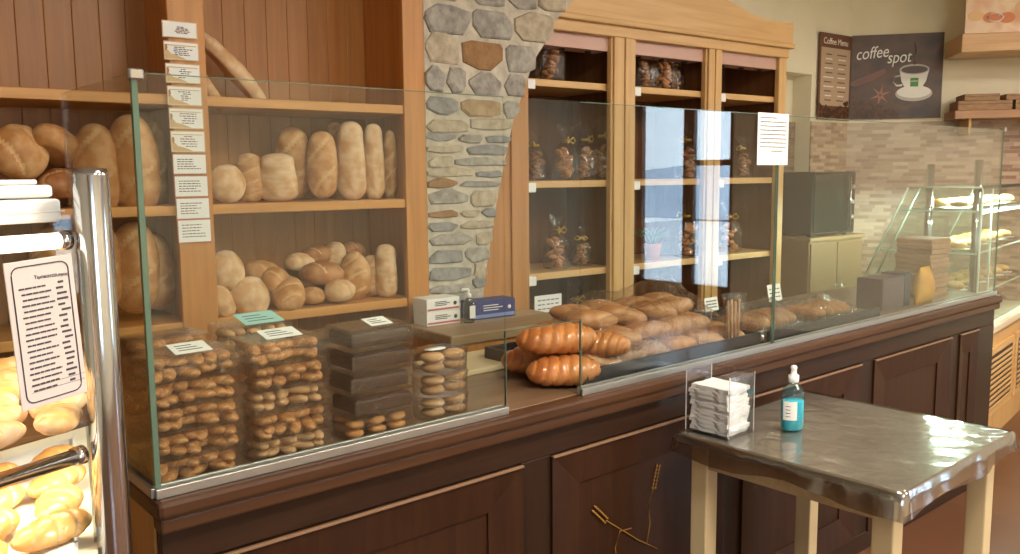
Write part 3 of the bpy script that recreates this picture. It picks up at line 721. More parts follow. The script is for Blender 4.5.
def stack(u, v, n, rz, name, fill, where, per=(4, 2, 1)):
    rs = random.Random(int(u*1000)+n)
    lvl = ['lowest', 'second', 'third', 'fourth', 'fifth', 'sixth']
    for k in range(n):
        z = TZ+.001+k*(BH+.0006); du, dv = rs.uniform(-.004, .004), rs.uniform(-.003, .003); a = CR+rz+rs.uniform(-.02, .02)
        p = cf(u+du, v+dv, z); lv = 'top' if k == n-1 else lvl[k]
        clam.put(p, (0, 0, a), 'clear plastic biscuit box, %s of the %s' % (lv+(' up' if lv not in ('top', 'lowest') else ''), where), 'clear boxes of the '+where, cat='container')
        f = fill(k)
        if f is None: continue
        ca, sa = math.cos(a), math.sin(a)
        nx, ny, nz = {0: (6, 1, 2), 1: (5, 1, 2), 2: (3, 2, 2), 3: (1, 1, 1)}[f]
        for iz in range(nz):
            for ix in range(nx):
                for iy in range(ny):
                    x = BW*(ix+.5)/nx + rs.uniform(-.003, .003); y = BD*(iy+.5)/ny*(.96) if ny > 1 else BD*.40+rs.uniform(-.012, .012)
                    if ny == 1: y = BD*(.40 if f != 3 else .5)
                    zz = {0: .012, 1: .012, 2: .0125, 3: .0235}[f] + iz*.0215
                    r_ = PI/2+rs.uniform(-1.0, 1.0) if f in (0, 1) else rs.uniform(-.5, .5)
                    if f == 3: r_ = 0; x = BW/2
                    if f < 2 and ix in (0, nx-1): r_ = PI/2+rs.uniform(-.25, .25)
                    if f == 3 or ny == 2: pass
                    x = min(max(x, .02), BW-.02); q = p + Vector((ca*x-sa*y, sa*x+ca*y, zz))
                    CK[f].put(q, (rs.uniform(-.1, .1) if f != 3 else 0, rs.uniform(-.2, .2) if f != 3 else 0, a+r_), ['twisted golden biscuit', 'pale ridged biscuit', 'round golden biscuit', 'dark chocolate bar'][f] + ' inside the %s box of the %s' % (lv if lv in ('top', 'lowest') else lv+' lowest', where), 'biscuits in the %s box of the %s' % (lv, where), name=None)
stack(.012, .030, 5, .0, 'a', lambda k: 0, 'leftmost front stack')
stack(.215, .030, 5, .0, 'b', lambda k: [1, 0, 1, 0, 0][k], 'second front stack')
stack(.445, .035, 5, .0, 'c', lambda k: [2, 3, 3, 3, 3][k], 'dark third front stack')
stack(.035, .22, 5, .06, 'd', lambda k: 0, 'leftmost back stack')
stack(.245, .24, 5, -.04, 'e', lambda k: 1 if k > 2 else None, 'second back stack')
stack(.45, .25, 4, .03, 'f', lambda k: 3 if k > 1 else None, 'third back stack')
# round tubs with flat rolls
def make_tub():
    t = thing('clear_tub', None, 'container'); h = .056
    MB().lathe([(.070, 0), (.074, .003), (.076, h*.9), (.074, h*.9), (.072, .004)], M_clam, 28, sy=.8).build('tub_base', t)
    MB().lathe([(.076, h*.88), (.078, h*.9), (.078, h*.95), (.07, h)], M_clam, 28, sy=.8, capb=False).build('tub_lid', t); return t
tub = Proto(make_tub)
CKr = loafp('flat_roll', .060, .058, .026, B_cookp, 0, 71, 2.2, .15)
for k in range(3):
    z = TZ+.001+k*.057; lv = ['lowest', 'middle', 'top'][k]
    c = cf(.735, .10, z)
    tub.put(c, (0, 0, CR), 'clear round tub, %s in the stack at the right end of the glass section' % lv, 'round tubs of flat rolls', cat='container')
    for ix in range(2):
        for iz in range(2):
            for iy in range(1):
                CKr.put(cf(.735-.034+ix*.067, .085, z+.016+iz*.024), (0, 0, .4*ix+k), 'pale flat roll, %s %s, in the %s round tub' % (['left', 'right'][ix], ['lower', 'upper'][iz], lv), 'flat rolls in the round tubs')
for nm, u, v, z, w, h, mt, lab in (('a', .06, .035, TZ+.001+5*.0521, .075, .05, M_white, 'white price card on top of the leftmost front stack'), ('b', .26, .06, TZ+.001+5*.0521, .085, .05, M_white, 'white price card on top of the second front stack'),
                                   ('c', .51, .05, TZ+.001+5*.0521, .06, .045, M_white, 'white price card on top of the dark third stack'), ('e', .30, .26, TZ+.001+5*.0521, .10, .07, plain('turquoise_card', (160, 212, 206), .6), 'turquoise price card on top of the second back stack')):
    t = thing('price_tag', lab, 'price card', cf(u, v, z), CR+.05)
    X = Matrix.Rotation(R(14), 4, 'X')
    MB().box((0, 0, 0), (w, h, .001), mt, 0, X).build('card', t)
    b = MB()
    for q in range(3): b.box((w*.15, h*(.25+.22*q), .001), (w*(.8-.1*q), h*(.25+.22*q)+.003, .0014), M_ink, 0, X)
    b.build('written_lines', t)
t = thing('tub_lid_card', 'white oval card lying on the top round tub', 'price card', cf(.715, .09, TZ+3*.057+.003), CR)
MB().lathe([(.03, 0), (.03, .0015)], M_white, 24, sy=.6).build('card', t)
t = thing('cutting_board', 'pale cutting board on the worktop behind the serving gap', 'board', cf(.98, .38, TZ), CR)
MB().box((0, 0, 0), (.34, .22, .018), M_frame, .004).build('board', t)

# ---------------------------------------------------------------- breads of the right glass section
t = thing('display_tray', 'black tray under the heap of rolls behind the right glass', 'tray', cf(1.19, .03, TZ), CR)
MB().box((0, 0, 0), (.86, .46, .012), M_tray, .003).box((0, 0, .01), (.86, .012, .055), M_tray, .003).box((0, .448, .01), (.86, .46, .055), M_tray, .003).box((0, .012, .01), (.012, .448, .055), M_tray, .003).box((.848, .012, .01), (.86, .448, .055), M_tray, .003).build('tray_body', t)
t = thing('display_tray', 'long black tray with wrapped goods at the far end of the counter', 'tray', cf(2.10, .03, TZ), CR)
MB().box((0, 0, 0), (.8, .46, .012), M_tray, .003).box((0, 0, .01), (.8, .012, .05), M_tray, .003).box((0, .448, .01), (.8, .46, .05), M_tray, .003).build('tray_body', t)
RL = [loafp('sesame_roll', .185, .088, .066, B_heap, 0, 81, 2.1, .15), loafp('sesame_roll', .175, .084, .066, B_heap, 2, 82, 2.1, .15, B_heap), loafp('sesame_roll', .17, .086, .066, B_heap, 0, 83, 2.0, .15)]
GH = 'rolls heaped on the black tray'
rs = random.Random(9)
nn = 0
rows = [(.045, [1.32, 1.44, 1.57, 1.70, 1.83, 1.95], [.12, .20, .30, .41]), (.098, [1.34, 1.46, 1.59, 1.72, 1.85], [.17, .27, .38]), (.148, [1.42, 1.55, 1.69, 1.81], [.23, .34])]
side = ['front', 'second', 'third', 'back']
for lz, (dz, us, vs_) in enumerate(rows):
    for iv, v in enumerate(vs_):
        for iu, u in enumerate(us):
            if lz == 0 and iv in (1, 2) and iu not in (0, 5): continue   # the core of the heap is hidden
            RL[(iu+2*iv+lz) % 3].put(cf(u+rs.uniform(-.015, .015)+.03*iv, v+rs.uniform(-.01, .01), TZ+dz), (rs.uniform(-.15, .15), rs.uniform(-.10, .22), CR+rs.uniform(-.55, .25)-.3),
                'long brown roll, %s from left, %s row, %s layer of the heap' % (ORD[iu], side[iv], ['bottom', 'middle', 'top'][lz]), GH)
# braided glazed brioches near the serving gap
BR = loafp('braided_brioche', .23, .11, .09, B_glaze, 0, 91, 2.8, .2, twist=7, slash_mat=B_seam)
for u, v, z, a, s, lab in ((1.12, .12, .045, -.55, (.95, 1, 1), 'glossy orange brioche at the bottom front beside the serving gap'), (1.17, .27, .05, -.4, (1.1, 1, 1), 'glossy braided brioche behind the bottom one beside the serving gap'),
                           (1.14, .17, .128, -.5, (1.05, 1.1, 1.05), 'glossy braided brioche lying on top beside the serving gap'), (1.28, .13, .10, -1.0, (.8, .9, .9), 'dark glazed brioche leaning against the roll heap')):
    BR.put(cf(u+.05, v-.02, TZ+z), (.0, .0, CR+a), lab, 'braided brioches by the serving gap', s)
# crumpled clear wrap: bags lying in front of / over goods
def wrap(lab, u, v, L, W, H, seed, mat=M_cello, name='plastic_wrap', inner=None):
    rs = random.Random(seed); b = MB(); nx, ny = 22, 16; vs = []; fs = []
    for i in range(nx+1):
        for j in range(ny+1):
            x = i/nx; y = j/ny; e = (math.sin(PI*x)*math.sin(PI*y))**.35
            vs.append(((x-.5)*L+rs.uniform(-.006, .006), (y-.5)*W+rs.uniform(-.006, .006), max(.002, H*e*(1+.25*math.sin(9*x+seed)*math.cos(7*y))+rs.uniform(-.008, .008)*e)))
    for i in range(nx):
        for j in range(ny):
            a = i*(ny+1)+j; fs.append([a, a+1, a+ny+2]); fs.append([a, a+ny+2, a+ny+1])
    b.add(vs, fs, mat, False)
    o = thing(name, lab, 'wrapped goods', cf(u, v, TZ+.013), CR); b.build('film', o)
    if inner:
        b = MB()
        n_ = max(3, int(L/.07))
        for k in range(n_):
            me = loaf_mesh('tmp', .17 if W > .2 else W*.8, .06, H*.7, inner, 0, seed+k)
            X = Matrix.Translation(((k+.5)/n_*L*.84-L*.42, 0, H*.36)) @ Matrix.Rotation(PI/2+rs.uniform(-.2, .2), 4, 'Z')
            b.add([v.co for v in me.vertices], [list(p.vertices) for p in me.polygons], inner, True, X)
        b.build('wrapped_rusks', o)
    return o
wrap('crumpled clear bag lying in front of the roll heap', 1.46, .085, .34, .09, .075, 4)
wrap('clear-wrapped brown rusks on the far tray, nearer pack', 2.28, .20, .36, .26, .10, 5, inner=B_brown)
wrap('clear-wrapped brown rusks on the far tray, farther pack', 2.68, .20, .36, .26, .085, 6, inner=B_brown)
w_ = wrap('crumpled clear film spread over the heap of rolls', 1.66, .27, .72, .40, .205, 11); w_['category'] = 'plastic film'
# breadsticks pack standing at the glass
t = thing('breadstick_pack', 'upright cellophane pack of breadsticks behind the glass near the napkin holder', 'gift bag', cf(1.93, .06, TZ+.012), CR)
b = MB()
for k in range(7): b.tube([(-.03+k*.009, .005*(k % 2), 0), (-.034+k*.0105, .008*(k % 2), .165-.006*(k % 3))], .0042, B_heap, 7)
b.build('breadsticks', t)
b = MB(); n = 14; vs = []; fs = []
for i, (r, z) in enumerate([(.042, 0), (.045, .03), (.046, .1), (.05, .15), (.06, .185)]):
    for k in range(n): a = 2*PI*k/n; q = r*(1+rs.uniform(-.12, .12)); vs.append((q*math.cos(a), q*math.sin(a)*.45, z))
for i in range(4):
    for k in range(n): fs.append([i*n+k, i*n+(k+1) % n, (i+1)*n+(k+1) % n, (i+1)*n+k])
b.add(vs, fs, M_cello); b.build('film', t)
# price tags on little stands
def tag_stand(lab, u, v, z, W, H, tilt=-.2):
    t = thing('price_tag_stand', lab, 'price tag', cf(u, v, TZ), CR)
    MB().lathe([(.02, .012), (.02, .018), (.004, .02), (.003, z)], M_alu, 12).build('stand', t)
    X = Matrix.Translation((-W/2, -.004, z)) @ Matrix.Rotation(tilt, 4, 'X')
    MB().box((0, -.002, 0), (W, 0, H), M_white, .001, X).build('card', t)
    b = MB(); rs = random.Random(int(u*10))
    for q in range(3):
        for k in range(4): x = W*(.12+.2*k); b.box((x, -.0028, H*(.22+.23*q)), (x+W*.14, -.002, H*(.22+.23*q)+.005), M_ink, 0, X)
    b.build('written_lines', t)
tag_stand('white price tag on a stand between the wrapped rusk packs', 2.60, .33, .075, .095, .07)
tag_stand('white price tag standing behind the roll heap', 2.13, .30, .09, .08, .05)
p = at(549, 309, CY-.02)
t = thing('paper_note', 'small white note with blue writing low on the left cabinet bay', 'note', (p.x, CY-.014, p.z-.02))
MB().box((-.08, -.001, -.08), (.08, 0, .085), M_white, 0).build('paper', t)
b = MB()
for q in range(7):
    for k in range(5): b.box((-.062+k*.026, -.0018, .06-q*.02), (-.042+k*.026-.006*((q*k) % 2), -.001, .0645-q*.02), M_inkb, 0)
b.build('written_lines', t)

# goods at the far end of the counter
t = thing('dark_box', 'dark purple-brown carton standing near the far end of the counter', 'box', cf(3.10, .12, TZ), CR)
MB().box((0, 0, 0), (.20, .12, .14), plain('plum_card', (78, 62, 70), .5), .003).build('carton_body', t); MB().box((.202, .0, 0), (.26, .11, .15), plain('navy_card', (30, 34, 60), .4), .003).build('navy_side_pack', t)
t = thing('yellow_bag', 'yellow and orange snack bag next to the dark carton on the counter', 'bag', cf(3.36, .10, TZ), CR)
b = MB(); M_yb = noisy('yellow_packaging', [(176, 112, 28), (210, 160, 50)], nscale=14, rough=.25, bump=.3)
vs = []; fs = []
for i in range(9):
    z = .17*i/8; w_ = .085*(1-.45*i/8); d_ = .04*math.sin(PI*min(1, (i+.5)/8.5))+.003
    for k in range(16): a = 2*PI*k/16; vs.append((.09+w_*math.cos(a), d_*math.sin(a), z))
for i in range(8):
    for k in range(16): fs.append([i*16+k, i*16+(k+1) % 16, (i+1)*16+(k+1) % 16, (i+1)*16+k])
fs.append(list(range(16))[::-1]); fs.append([128+k for k in range(16)])
b.add(vs, fs, M_yb, True); b.build('bag_body', t)
M_card = noisy('brown_cardboard', [(134, 100, 72), (166, 130, 98)], (2, 2, 20), 8, .7)
ctr = Proto(lambda: (lambda t: (MB().box((0, 0, 0), (.20, .17, .02), M_card, .003).build('tray_body', t), MB().box((.004, .004, .0205), (.196, .166, .0232), M_card, .001).build('tray_rim', t), t)[-1])(thing('cardboard_tray', None, 'box')))
rs = random.Random(2)
for k in range(12):
    ctr.put(cf(3.60+rs.uniform(-.005, .005), .14+rs.uniform(-.005, .005), TZ+k*.0236), (0, 0, CR+rs.uniform(-.03, .03)), 'brown cardboard tray, %s from the bottom of the stack at the counter end' % ORD[k], 'cardboard trays stacked at the counter end', cat='box')

# ---------------------------------------------------------------- table with plastic cover
TA = math.atan2(1.034-.984, 2.618-1.910); TH = .80
tz = Vector((1.905, .985, 0))
tu = Vector((math.cos(TA), math.sin(TA), 0)); tv = Vector((-math.sin(TA), math.cos(TA), 0))
TL, TW = .705, .655
t = thing('side_table', 'square cream-painted table with grey top standing in front of the counter', 'table', tz, TA)
MB().box((0, 0, TH-.028), (TL, TW, TH-.004), M_tabletop, .004).build('tabletop', t)
for nm, x, y in (('near', .03, .03), ('l', .03, TW-.085), ('r', TL-.085, .03), ('b', TL-.085, TW-.085)):
    MB().box((x, y, 0), (x+.055, y+.055, TH-.028), M_frame, .004).build('leg', t)
for a, c in (((.085, .035, .70), (TL-.085, .055, TH-.028)), ((.085, TW-.055, .70), (TL-.085, TW-.035, TH-.028)), ((.035, .085, .70), (.055, TW-.085, TH-.028)), ((TL-.055, .085, .70), (TL-.035, TW-.085, TH-.028))):
    MB().box(a, c, M_apron, .003).build('apron', t)
# the clear plastic cover, draped and rippled along the rim
t = thing('plastic_table_cover', 'clear glossy plastic cover draped over the grey table top', 'table cover', tz, TA)
b = MB(); rs = random.Random(8); n = 26; g = .004
ring = []
for i in range(n): ring.append((TL*i/n, 0, 0, -1))
for i in range(n): ring.append((TL, TW*i/n, 1, 0))
for i in range(n): ring.append((TL*(1-i/n), TW, 0, 1))
for i in range(n): ring.append((0, TW*(1-i/n), -1, 0))
nr = len(ring); levels = [(0, .002), (.006, -.004), (.008, -.03), (.009, -.06)]
vs = []
for li, (off, dz) in enumerate(levels):
    for k, (x, y, nx, ny) in enumerate(ring):
        wv = .003*math.sin(k*.45)+.0015*math.sin(k*1.1+1) if li > 1 else 0
        o_ = off + abs(wv)*(li-1 if li > 1 else 0)
        cx_ = (1 if x > TL/2 else -1) if k % n == 0 else nx
        corner = (k % n == 0)
        ox, oy = (nx, ny)
        if corner: ox = 1 if x > TL/2 else -1; oy = 1 if y > TW/2 else -1
        drop = dz*(1+.18*math.sin(k*.37+2)) if li == 3 else dz
        vs.append((x+ox*o_, y+oy*o_, TH+drop))
fs = []
for li in range(3):
    for k in range(nr): fs.append([li*nr+k, li*nr+(k+1) % nr, (li+1)*nr+(k+1) % nr, (li+1)*nr+k])
b.add(vs, fs, M_skirt, True)
G_ = 30; vs = [(TL*i/G_, TW*j/G_, TH+.001+(.0008*math.sin(i*1.3+j*.7)+.0008*math.sin(j*1.1-i*.6) if 0 < i < G_ and 0 < j < G_ else 0)) for i in range(G_+1) for j in range(G_+1)]
fs = [[i*(G_+1)+j, (i+1)*(G_+1)+j, (i+1)*(G_+1)+j+1, i*(G_+1)+j+1] for i in range(G_) for j in range(G_)]
b.add(vs, fs, M_film, True)
b.build('cover_sheet', t)
def tf(x, y, z=TH+.003): return tz + tu*x + tv*y + Vector((0, 0, z))
# napkin holder
def tl(p): d = Vector(p)-tz; return d.dot(tu), d.dot(tv)
hx, hy = .035, .502
t = thing('napkin_holder', 'clear acrylic napkin holder on the left corner of the table', 'napkin holder', tf(hx, hy), TA+.0)
HW, HD, HH = .125, .15, .178
b = MB(); th = .003
b.box((0, 0, 0), (HW, HD, th), M_acryl, 0)
for a, c in (((0, 0, th), (th, HD, HH)), ((HW-th, 0, th), (HW, HD, HH)), ((th, HD-th, th), (HW-th, HD, HH)), ((th, 0, th), (HW-th, th, HH))): b.box(a, c, M_acryl, 0)
b.build('acrylic_box', t)
b = MB()
for x, y in ((0, 0), (HW-.002, 0), (0, HD-.002), (HW-.002, HD-.002)): b.box((x, y, 0), (x+.002, y+.002, HH), M_whitep, 0)
b.build('polished_edges', t)
def mk_nap():
    t = thing('paper_napkin', None, 'napkin'); b = MB(); n = 10; vs = []; rs = random.Random(4); Wn, Dn = HW-.02, HD-.022; T = .0112
    for zz in (0, T):
        for i in range(n+1):
            for j in range(n+1): vs.append((Wn*i/n+rs.uniform(-.002, .002), Dn*j/n+rs.uniform(-.002, .002), zz+.0012*math.sin(i*.9)*math.sin(j*.7)))
    k = (n+1)**2; fs = []
    for o_ in (0, k):
        for i in range(n):
            for j in range(n): a = o_+i*(n+1)+j; fs.append([a, a+1, a+n+2, a+n+1])
    for i in range(n):
        for (a, c) in ((i*(n+1), (i+1)*(n+1)), (i*(n+1)+n, (i+1)*(n+1)+n), (i, i+1), (n*(n+1)+i, n*(n+1)+i+1)): fs.append([a, c, c+k, a+k])
    b.add(vs, fs, M_napk); o = b.build('folded_sheets', t); return t
nap = Proto(mk_nap); rs = random.Random(12)
for k in range(11):
    nap.put(tf(hx+.009+rs.uniform(-.003, .003), hy+.010+rs.uniform(-.004, .004), TH+.0075+k*.0122), (0, 0, TA+rs.uniform(-.03, .03)), 'folded white napkin, %s from the bottom in the acrylic holder' % ORD[k], 'napkins in the acrylic holder', cat='napkin')
# sanitizer
sx_, sy_ = tl((2.134, 1.441, 0))
t = thing('sanitizer_bottle', 'clear pump bottle of turquoise hand sanitizer on the grey table', 'bottle', tf(sx_, sy_), TA-.5)
M_turq = noisy('turquoise_gel', [(50, 190, 220), (90, 220, 236)], nscale=10, rough=.12)
MB().lathe([(.026, 0), (.030, .004), (.030, .078), (.028, .080)], M_turq, 24, sy=.75).build('gel', t)
MB().lathe([(.0275, .0), (.032, .005), (.032, .098), (.027, .112), (.014, .124), (.012, .130)], glass('sanitizer_plastic', (216, 236, 238), 1.4, .04, .05), 24, sy=.75).build('bottle_body', t)
MB().lathe([(.013, .128), (.014, .130), (.014, .146), (.008, .149), (.007, .160), (.009, .166), (.006, .172)], M_whitep, 16).build('cap', t)
b = MB(); vs = []; fs = []
for j, zz in enumerate((.03, .08)):
    for k in range(9): a = R(-165+k*9); vs.append((.0327*math.cos(a), .0327*.75*math.sin(a), zz))
for k in range(8): fs.append([k, k+1, 10+k, 9+k])
b.add(vs, fs, M_white); lb = b.build('label', t, 'white label with small print')
b = MB()
for q in range(4): a = R(-148); b.tube([(.0332*math.cos(a), .0332*.75*math.sin(a), .04+q*.009), (.0332*math.cos(a+.4), .0332*.75*math.sin(a+.4), .04+q*.009)], .0009, M_ink, 5)
b.build('printed_lines', lb)

t.scale = (1.1, 1.1, 1.1)
# ---------------------------------------------------------------- left pastry case
PX = Vector((.2131, 1.0377, 0)); pa = R(25)
t = thing('pastry_case', 'chrome-framed glass pastry case at the left edge of the picture', 'display case', PX, pa)
# local x runs right along the front, the chrome post stands at x=0; y goes back
MB().lathe([(.0188, 0), (.0188, 1.553), (.017, 1.560), (.004, 1.561)], M_steel, 32).build('chrome_post', t)
MB().lathe([(.0188, 0), (.0188, 1.553), (.017, 1.560), (.004, 1.561)], M_steel, 32, X=Matrix.Translation((-.9, 0, 0))).build('chrome_post', t)
def slab(b, poly, z0, z1, mat):
    n = len(poly); return b.add([(x, y, z0) for x, y in poly]+[(x, y, z1) for x, y in poly], [list(range(n)), [n+k for k in range(n)]]+[[k, (k+1) % n, n+(k+1) % n, n+k] for k in range(n)], mat)
SL = .71   # the right end of the case slants away from the front
def plan(x0, x1, y0, y1): return [(x0, y0), (x1, y0), (x1+SL*(y1-y0), y1), (x0, y1)]
def gshelf(z, x0, x1, y0, y1, th, nm='glass_shelf'):
    o = slab(MB(), plan(x0, x1-.004, y0+.003, y1), z-th, z, M_glassP).build(nm, t)
    b = MB().box((x0, y0, z-th), (x1, y0+.003, z), M_glassE, 0)
    slab(b, [(x1-.004, y0+.003), (x1, y0+.003), (x1+SL*(y1-y0), y1), (x1-.004+SL*(y1-y0), y1)], z-th, z, M_glassE).build('shelf_edge', o, 'greenish polished glass edge')
M_tube = emit('lit_tube', (255, 240, 216), 1.6)
for z in (1.238, 1.482):
    MB().tube([(-.87, .02, z), (-.03, .02, z)], .009, M_steel if z < 1.3 else M_tube, 14).tube([(-.03, .02, z), (-.018, .02, z)], .011, M_steel, 14).build('case_tube', t)  # lower tube is plain unlit steel, only the upper one glows
slab(MB(), plan(-.88, -.022, 0, .45), 1.115, 1.13, M_cream).build('case_deck', t)
slab(MB(), plan(-.88, -.022, 0, .45), 0, 1.115, M_alu).build('case_base', t)
slab(MB(), [(-.012, .02), (-.008, .02), (-.008+SL*.43, .45), (-.012+SL*.43, .45)], 1.13, 1.49, M_glassP).build('side_glass', t)
slab(MB(), [(-.88, .452), (.295, .452), (.295, .458), (-.88, .458)], 1.13, 1.49, M_glassP).build('case_back', t)
def pf(x, y, z): return PX + Vector((math.cos(pa)*x-math.sin(pa)*y, math.sin(pa)*x+math.cos(pa)*y, z))
for z in (1.250, 1.470):
    p = pf(-.18, .12, z); l = lamp('case_lamp_light', p, .5, 1.15, (1, .84, .6), (R(20), 0, pa), .03)
pst = [loafp('puff_pastry', .112, .062, .040, B_sugar, 3, 101, 2.3, .3, B_puff, .15), loafp('puff_pastry', .115, .060, .036, B_puff, 0, 102, 2.4, .3, twist=4, slash_mat=B_sugar)]
rs = random.Random(6)
rs = random.Random(6); n_ = 0
for iy, yy in enumerate((.04, .095, .155, .215, .28, .35)):
    for k in range(3 if iy < 1 else 4):
        x = -.062-k*.075+yy*SL+rs.uniform(-.006, .006); r_ = rs.uniform(.1, .9)
        pst[0].put(pf(x, yy, 1.268+.0125), (rs.uniform(-.1, .1), 0, pa+r_), 'sugared pastry on the upper glass shelf, %s from right in the %s row' % (ORD[k], ORD[iy]), 'sugared pastries on the glass shelf', .74)
for iy, yy in enumerate((.045, .115, .19, .27)):
    for k in range(3):
        x = -.075-k*.09+yy*SL+rs.uniform(-.006, .006); r_ = rs.uniform(.0, .9)
        pst[1].put(pf(x, yy, 1.138+.0155), (rs.uniform(-.1, .1), 0, pa+r_), 'golden twisted puff pastry on the lower tray, %s from right in the %s row' % (ORD[k], ORD[iy]), 'twisted puff pastries on the lower tray', .86)
t2 = thing('pastry_tray', 'white tray under the twisted pastries in the left case', 'tray', pf(-.30, .012, 1.1305), pa)
slab(slab(slab(MB(), plan(0, .262, 0, .38), 0, .006, M_whitep), [(0, 0), (.262, 0), (.265, .004), (0, .004)], .006, .013, M_whitep), [(.258, 0), (.262, 0), (.262+SL*.38, .38), (.258+SL*.38, .38)], .006, .013, M_whitep).build('tray_body', t2)
# price list hanging on the case
cp = pf(-.118, -.012, 0)
t = thing('price_list', 'handwritten pink-white price list card hanging on the left pastry case', 'price list', pf(-.116, -.029, 1.318), pa)
Wc, Hc = .073, .150
X = Matrix.Rotation(R(-3), 4, 'Y')
MB().box((0, -.0015, 0), (Wc, 0, Hc), plain('pinkish_card', (206, 192, 186), .7), .0007, X).build('card', t)
b = MB(); ring = []
for (cx_, cz_, a0) in ((Wc-.014, Hc-.014, 0), (.014, Hc-.014, 90), (.014, .014, 180), (Wc-.014, .014, 270)):
    for q in range(5): a = R(a0+q*22.5); ring.append((cx_+.008*math.cos(a), -.0018, cz_+.008*math.sin(a)))
ring.append(ring[0]); b.tube(ring, .0007, M_ink, 5, X)
b.build('card_border', t)
b = MB(); rs = random.Random(31)
for q in range(19):
    zz = Hc-.029-q*.0058; x = .012+rs.uniform(0, .003); xe = .045+rs.uniform(-.006, .004)
    while x < xe: ww = rs.uniform(.003, .009); b.box((x, -.0021, zz), (min(x+ww, xe), -.0015, zz+.0017), M_ink, 0, X); x += ww+.0010
    b.box((.053+rs.uniform(-.002, .002), -.0021, zz+.001), (.061+rs.uniform(-.002, .004), -.0021+.0006, zz+.0032), M_ink, 0, X)
for q in range(2): b.box((.012, -.0019, .022-q*.006), (.072, -.0015, .0223-q*.006), M_ink, 0, X)
b.build('handwriting', t)
text('Τιμοκατάλογος', .0052, M_ink, (.022, -.0019, Hc-.0185), (PI/2, 0, 0), t, 'heading', .0002)
# white paper packs and acrylic leaflet box on top of the case
t = thing('paper_pack', 'white paper bag pack on the case top, upper one', 'paper pack', pf(-.135, .05, 1.5285), pa)
MB().box((0, 0, 0), (.125, .11, .014), M_white, .004).box((.002, .004, .0145), (.11, .10, .020), M_white, .003).build('folded_paper', t)
t = thing('paper_pack', 'white paper bag pack on the case top, lower one', 'paper pack', pf(-.135, .045, 1.501), pa)
MB().box((0, 0, 0), (.13, .115, .026), M_white, .004).box((.0, -.002, .011), (.132, .0, .013), M_white, .0005).build('folded_paper', t)
t = thing('acrylic_box', 'clear acrylic box standing behind the white paper packs', 'box', pf(-.19, .19, 1.501), pa)
b = MB()
for a, c in (((0, 0, 0), (.19, .09, .003)), ((0, 0, 0), (.19, .002, .12)), ((0, .088, 0), (.19, .09, .12)), ((0, 0, 0), (.002, .09, .12)), ((.188, 0, 0), (.19, .09, .12))): b.box(a, c, M_acryl, 0)
b.build('box_walls', t)

# ---------------------------------------------------------------- right-hand vitrine behind the counter end
va = math.atan2(.197, .98); V0 = Vector((4.60, 2.035, 0))
t = thing('pastry_vitrine', 'lit glass pastry vitrine on a wooden base beyond the counter end', 'display case', V0, va)
VL, VD = 1.45, .64
MB().box((0, .01, 0), (VL, VD, .66), M_cab, .003).build('wooden_base', t)
MB().box((-.02, -.03, .66), (VL, VD, .70), plain('cream_ledge', (222, 206, 180), .3), .006).build('ledge', t)
for x0 in (.20, 1.02):
    g = MB(); g.box((x0, -.008, .16), (x0+.76 if x0 < .5 else x0+.4, .01, .56), M_cabx, .004)
    g = g.build('vent_panel', t)
    b = MB().box((x0+.05, -.0095, .20), (x0+.70 if x0 < .5 else x0+.36, -.008, .52), M_black, 0)
    for q in range(10): b.box((x0+.05, -.014, .206+q*.031), (x0+.70 if x0 < .5 else x0+.36, -.0095, .222+q*.031), M_cabx, .002)
    b.build('louvres', g)
prof = [(0, .70), (0, 1.46), (.36, 1.46), (.60, .90), (.60, .70)]  # (depth, z)
M_vedge = plain('pale_glass_edge', (206, 232, 218), .2)
def vside(x):
    vs = [(x, y, z) for y, z in prof] + [(x+.005, y, z) for y, z in prof]; n = 5
    MB().add(vs, [list(range(n))[::-1], [n+k for k in range(n)]], M_glassP).build('end_pane', t)
    b = MB()
    for (y0, z0), (y1, z1) in zip(prof, prof[1:]): b.tube([(x, y0, z0), (x, y1, z1)], .005, M_vedge, 6)
    b.build('end_frame', t)
vside(.0); vside(.22); vside(VL-.01)
MB().box((0, -.003, .72), (VL, .003, 1.46), M_glassP, 0).build('front_pane', t)
b = MB().add([(0, .36, 1.46), (VL, .36, 1.46), (VL, .60, .90), (0, .60, .90)], [[0, 1, 2, 3]], M_glassP); b.build('slanted_pane', t)
MB().box((0, 0, 1.458), (VL, .36, 1.464), M_glassP, 0).build('top_pane', t)
MB().box((-.004, -.012, 1.452), (VL, .002, 1.47), M_tray, .002).build('top_frame', t, 'thin dark top edge')
for z, d in ((1.34, .40), (1.12, .50), (.90, .56)):
    MB().box((.01, .02, z-.007), (VL-.02, d, z), M_glassP, 0).box((.01, .015, z-.008), (VL-.02, .02, z+.001), M_vedge, 0).box((.005, .015, z-.008), (.01, d, z+.001), M_vedge, 0).build('vitrine_shelf', t)
for z in (1.325,): MB().tube([(.02, .03, z), (VL-.03, .03, z)], .008, emit('white_lamp_tube', (236, 255, 240), 10), 10).build('case_tube', t)
MB().lathe([(.02, .7), (.02, 1.6), (.004, 1.602)], M_steel, 20, X=Matrix.Translation((.03, .03, 0))).build('chrome_post', t)
MB().lathe([(.02, .7), (.02, 1.58), (.004, 1.582)], M_steel, 20, X=Matrix.Translation((.03, .26, 0))).build('chrome_post', t)
def vf(x, y, z): return V0 + Vector((math.cos(va)*x-math.sin(va)*y, math.sin(va)*x+math.cos(va)*y, z))
for x in (.4, 1.05):
    lamp('vitrine_lamp_light', vf(x, .15, 1.44), .5, 38, (.76, 1, .86), (0, 0, va), .1)
VP = [loafp('filled_pastry', .13, .09, .05, B_sugar, 3, 111, 2.2, .3, B_puff), loafp('filled_pastry', .12, .09, .05, B_puff, 2, 112, 2.2, .3, B_sugar)]
rs = random.Random(17)
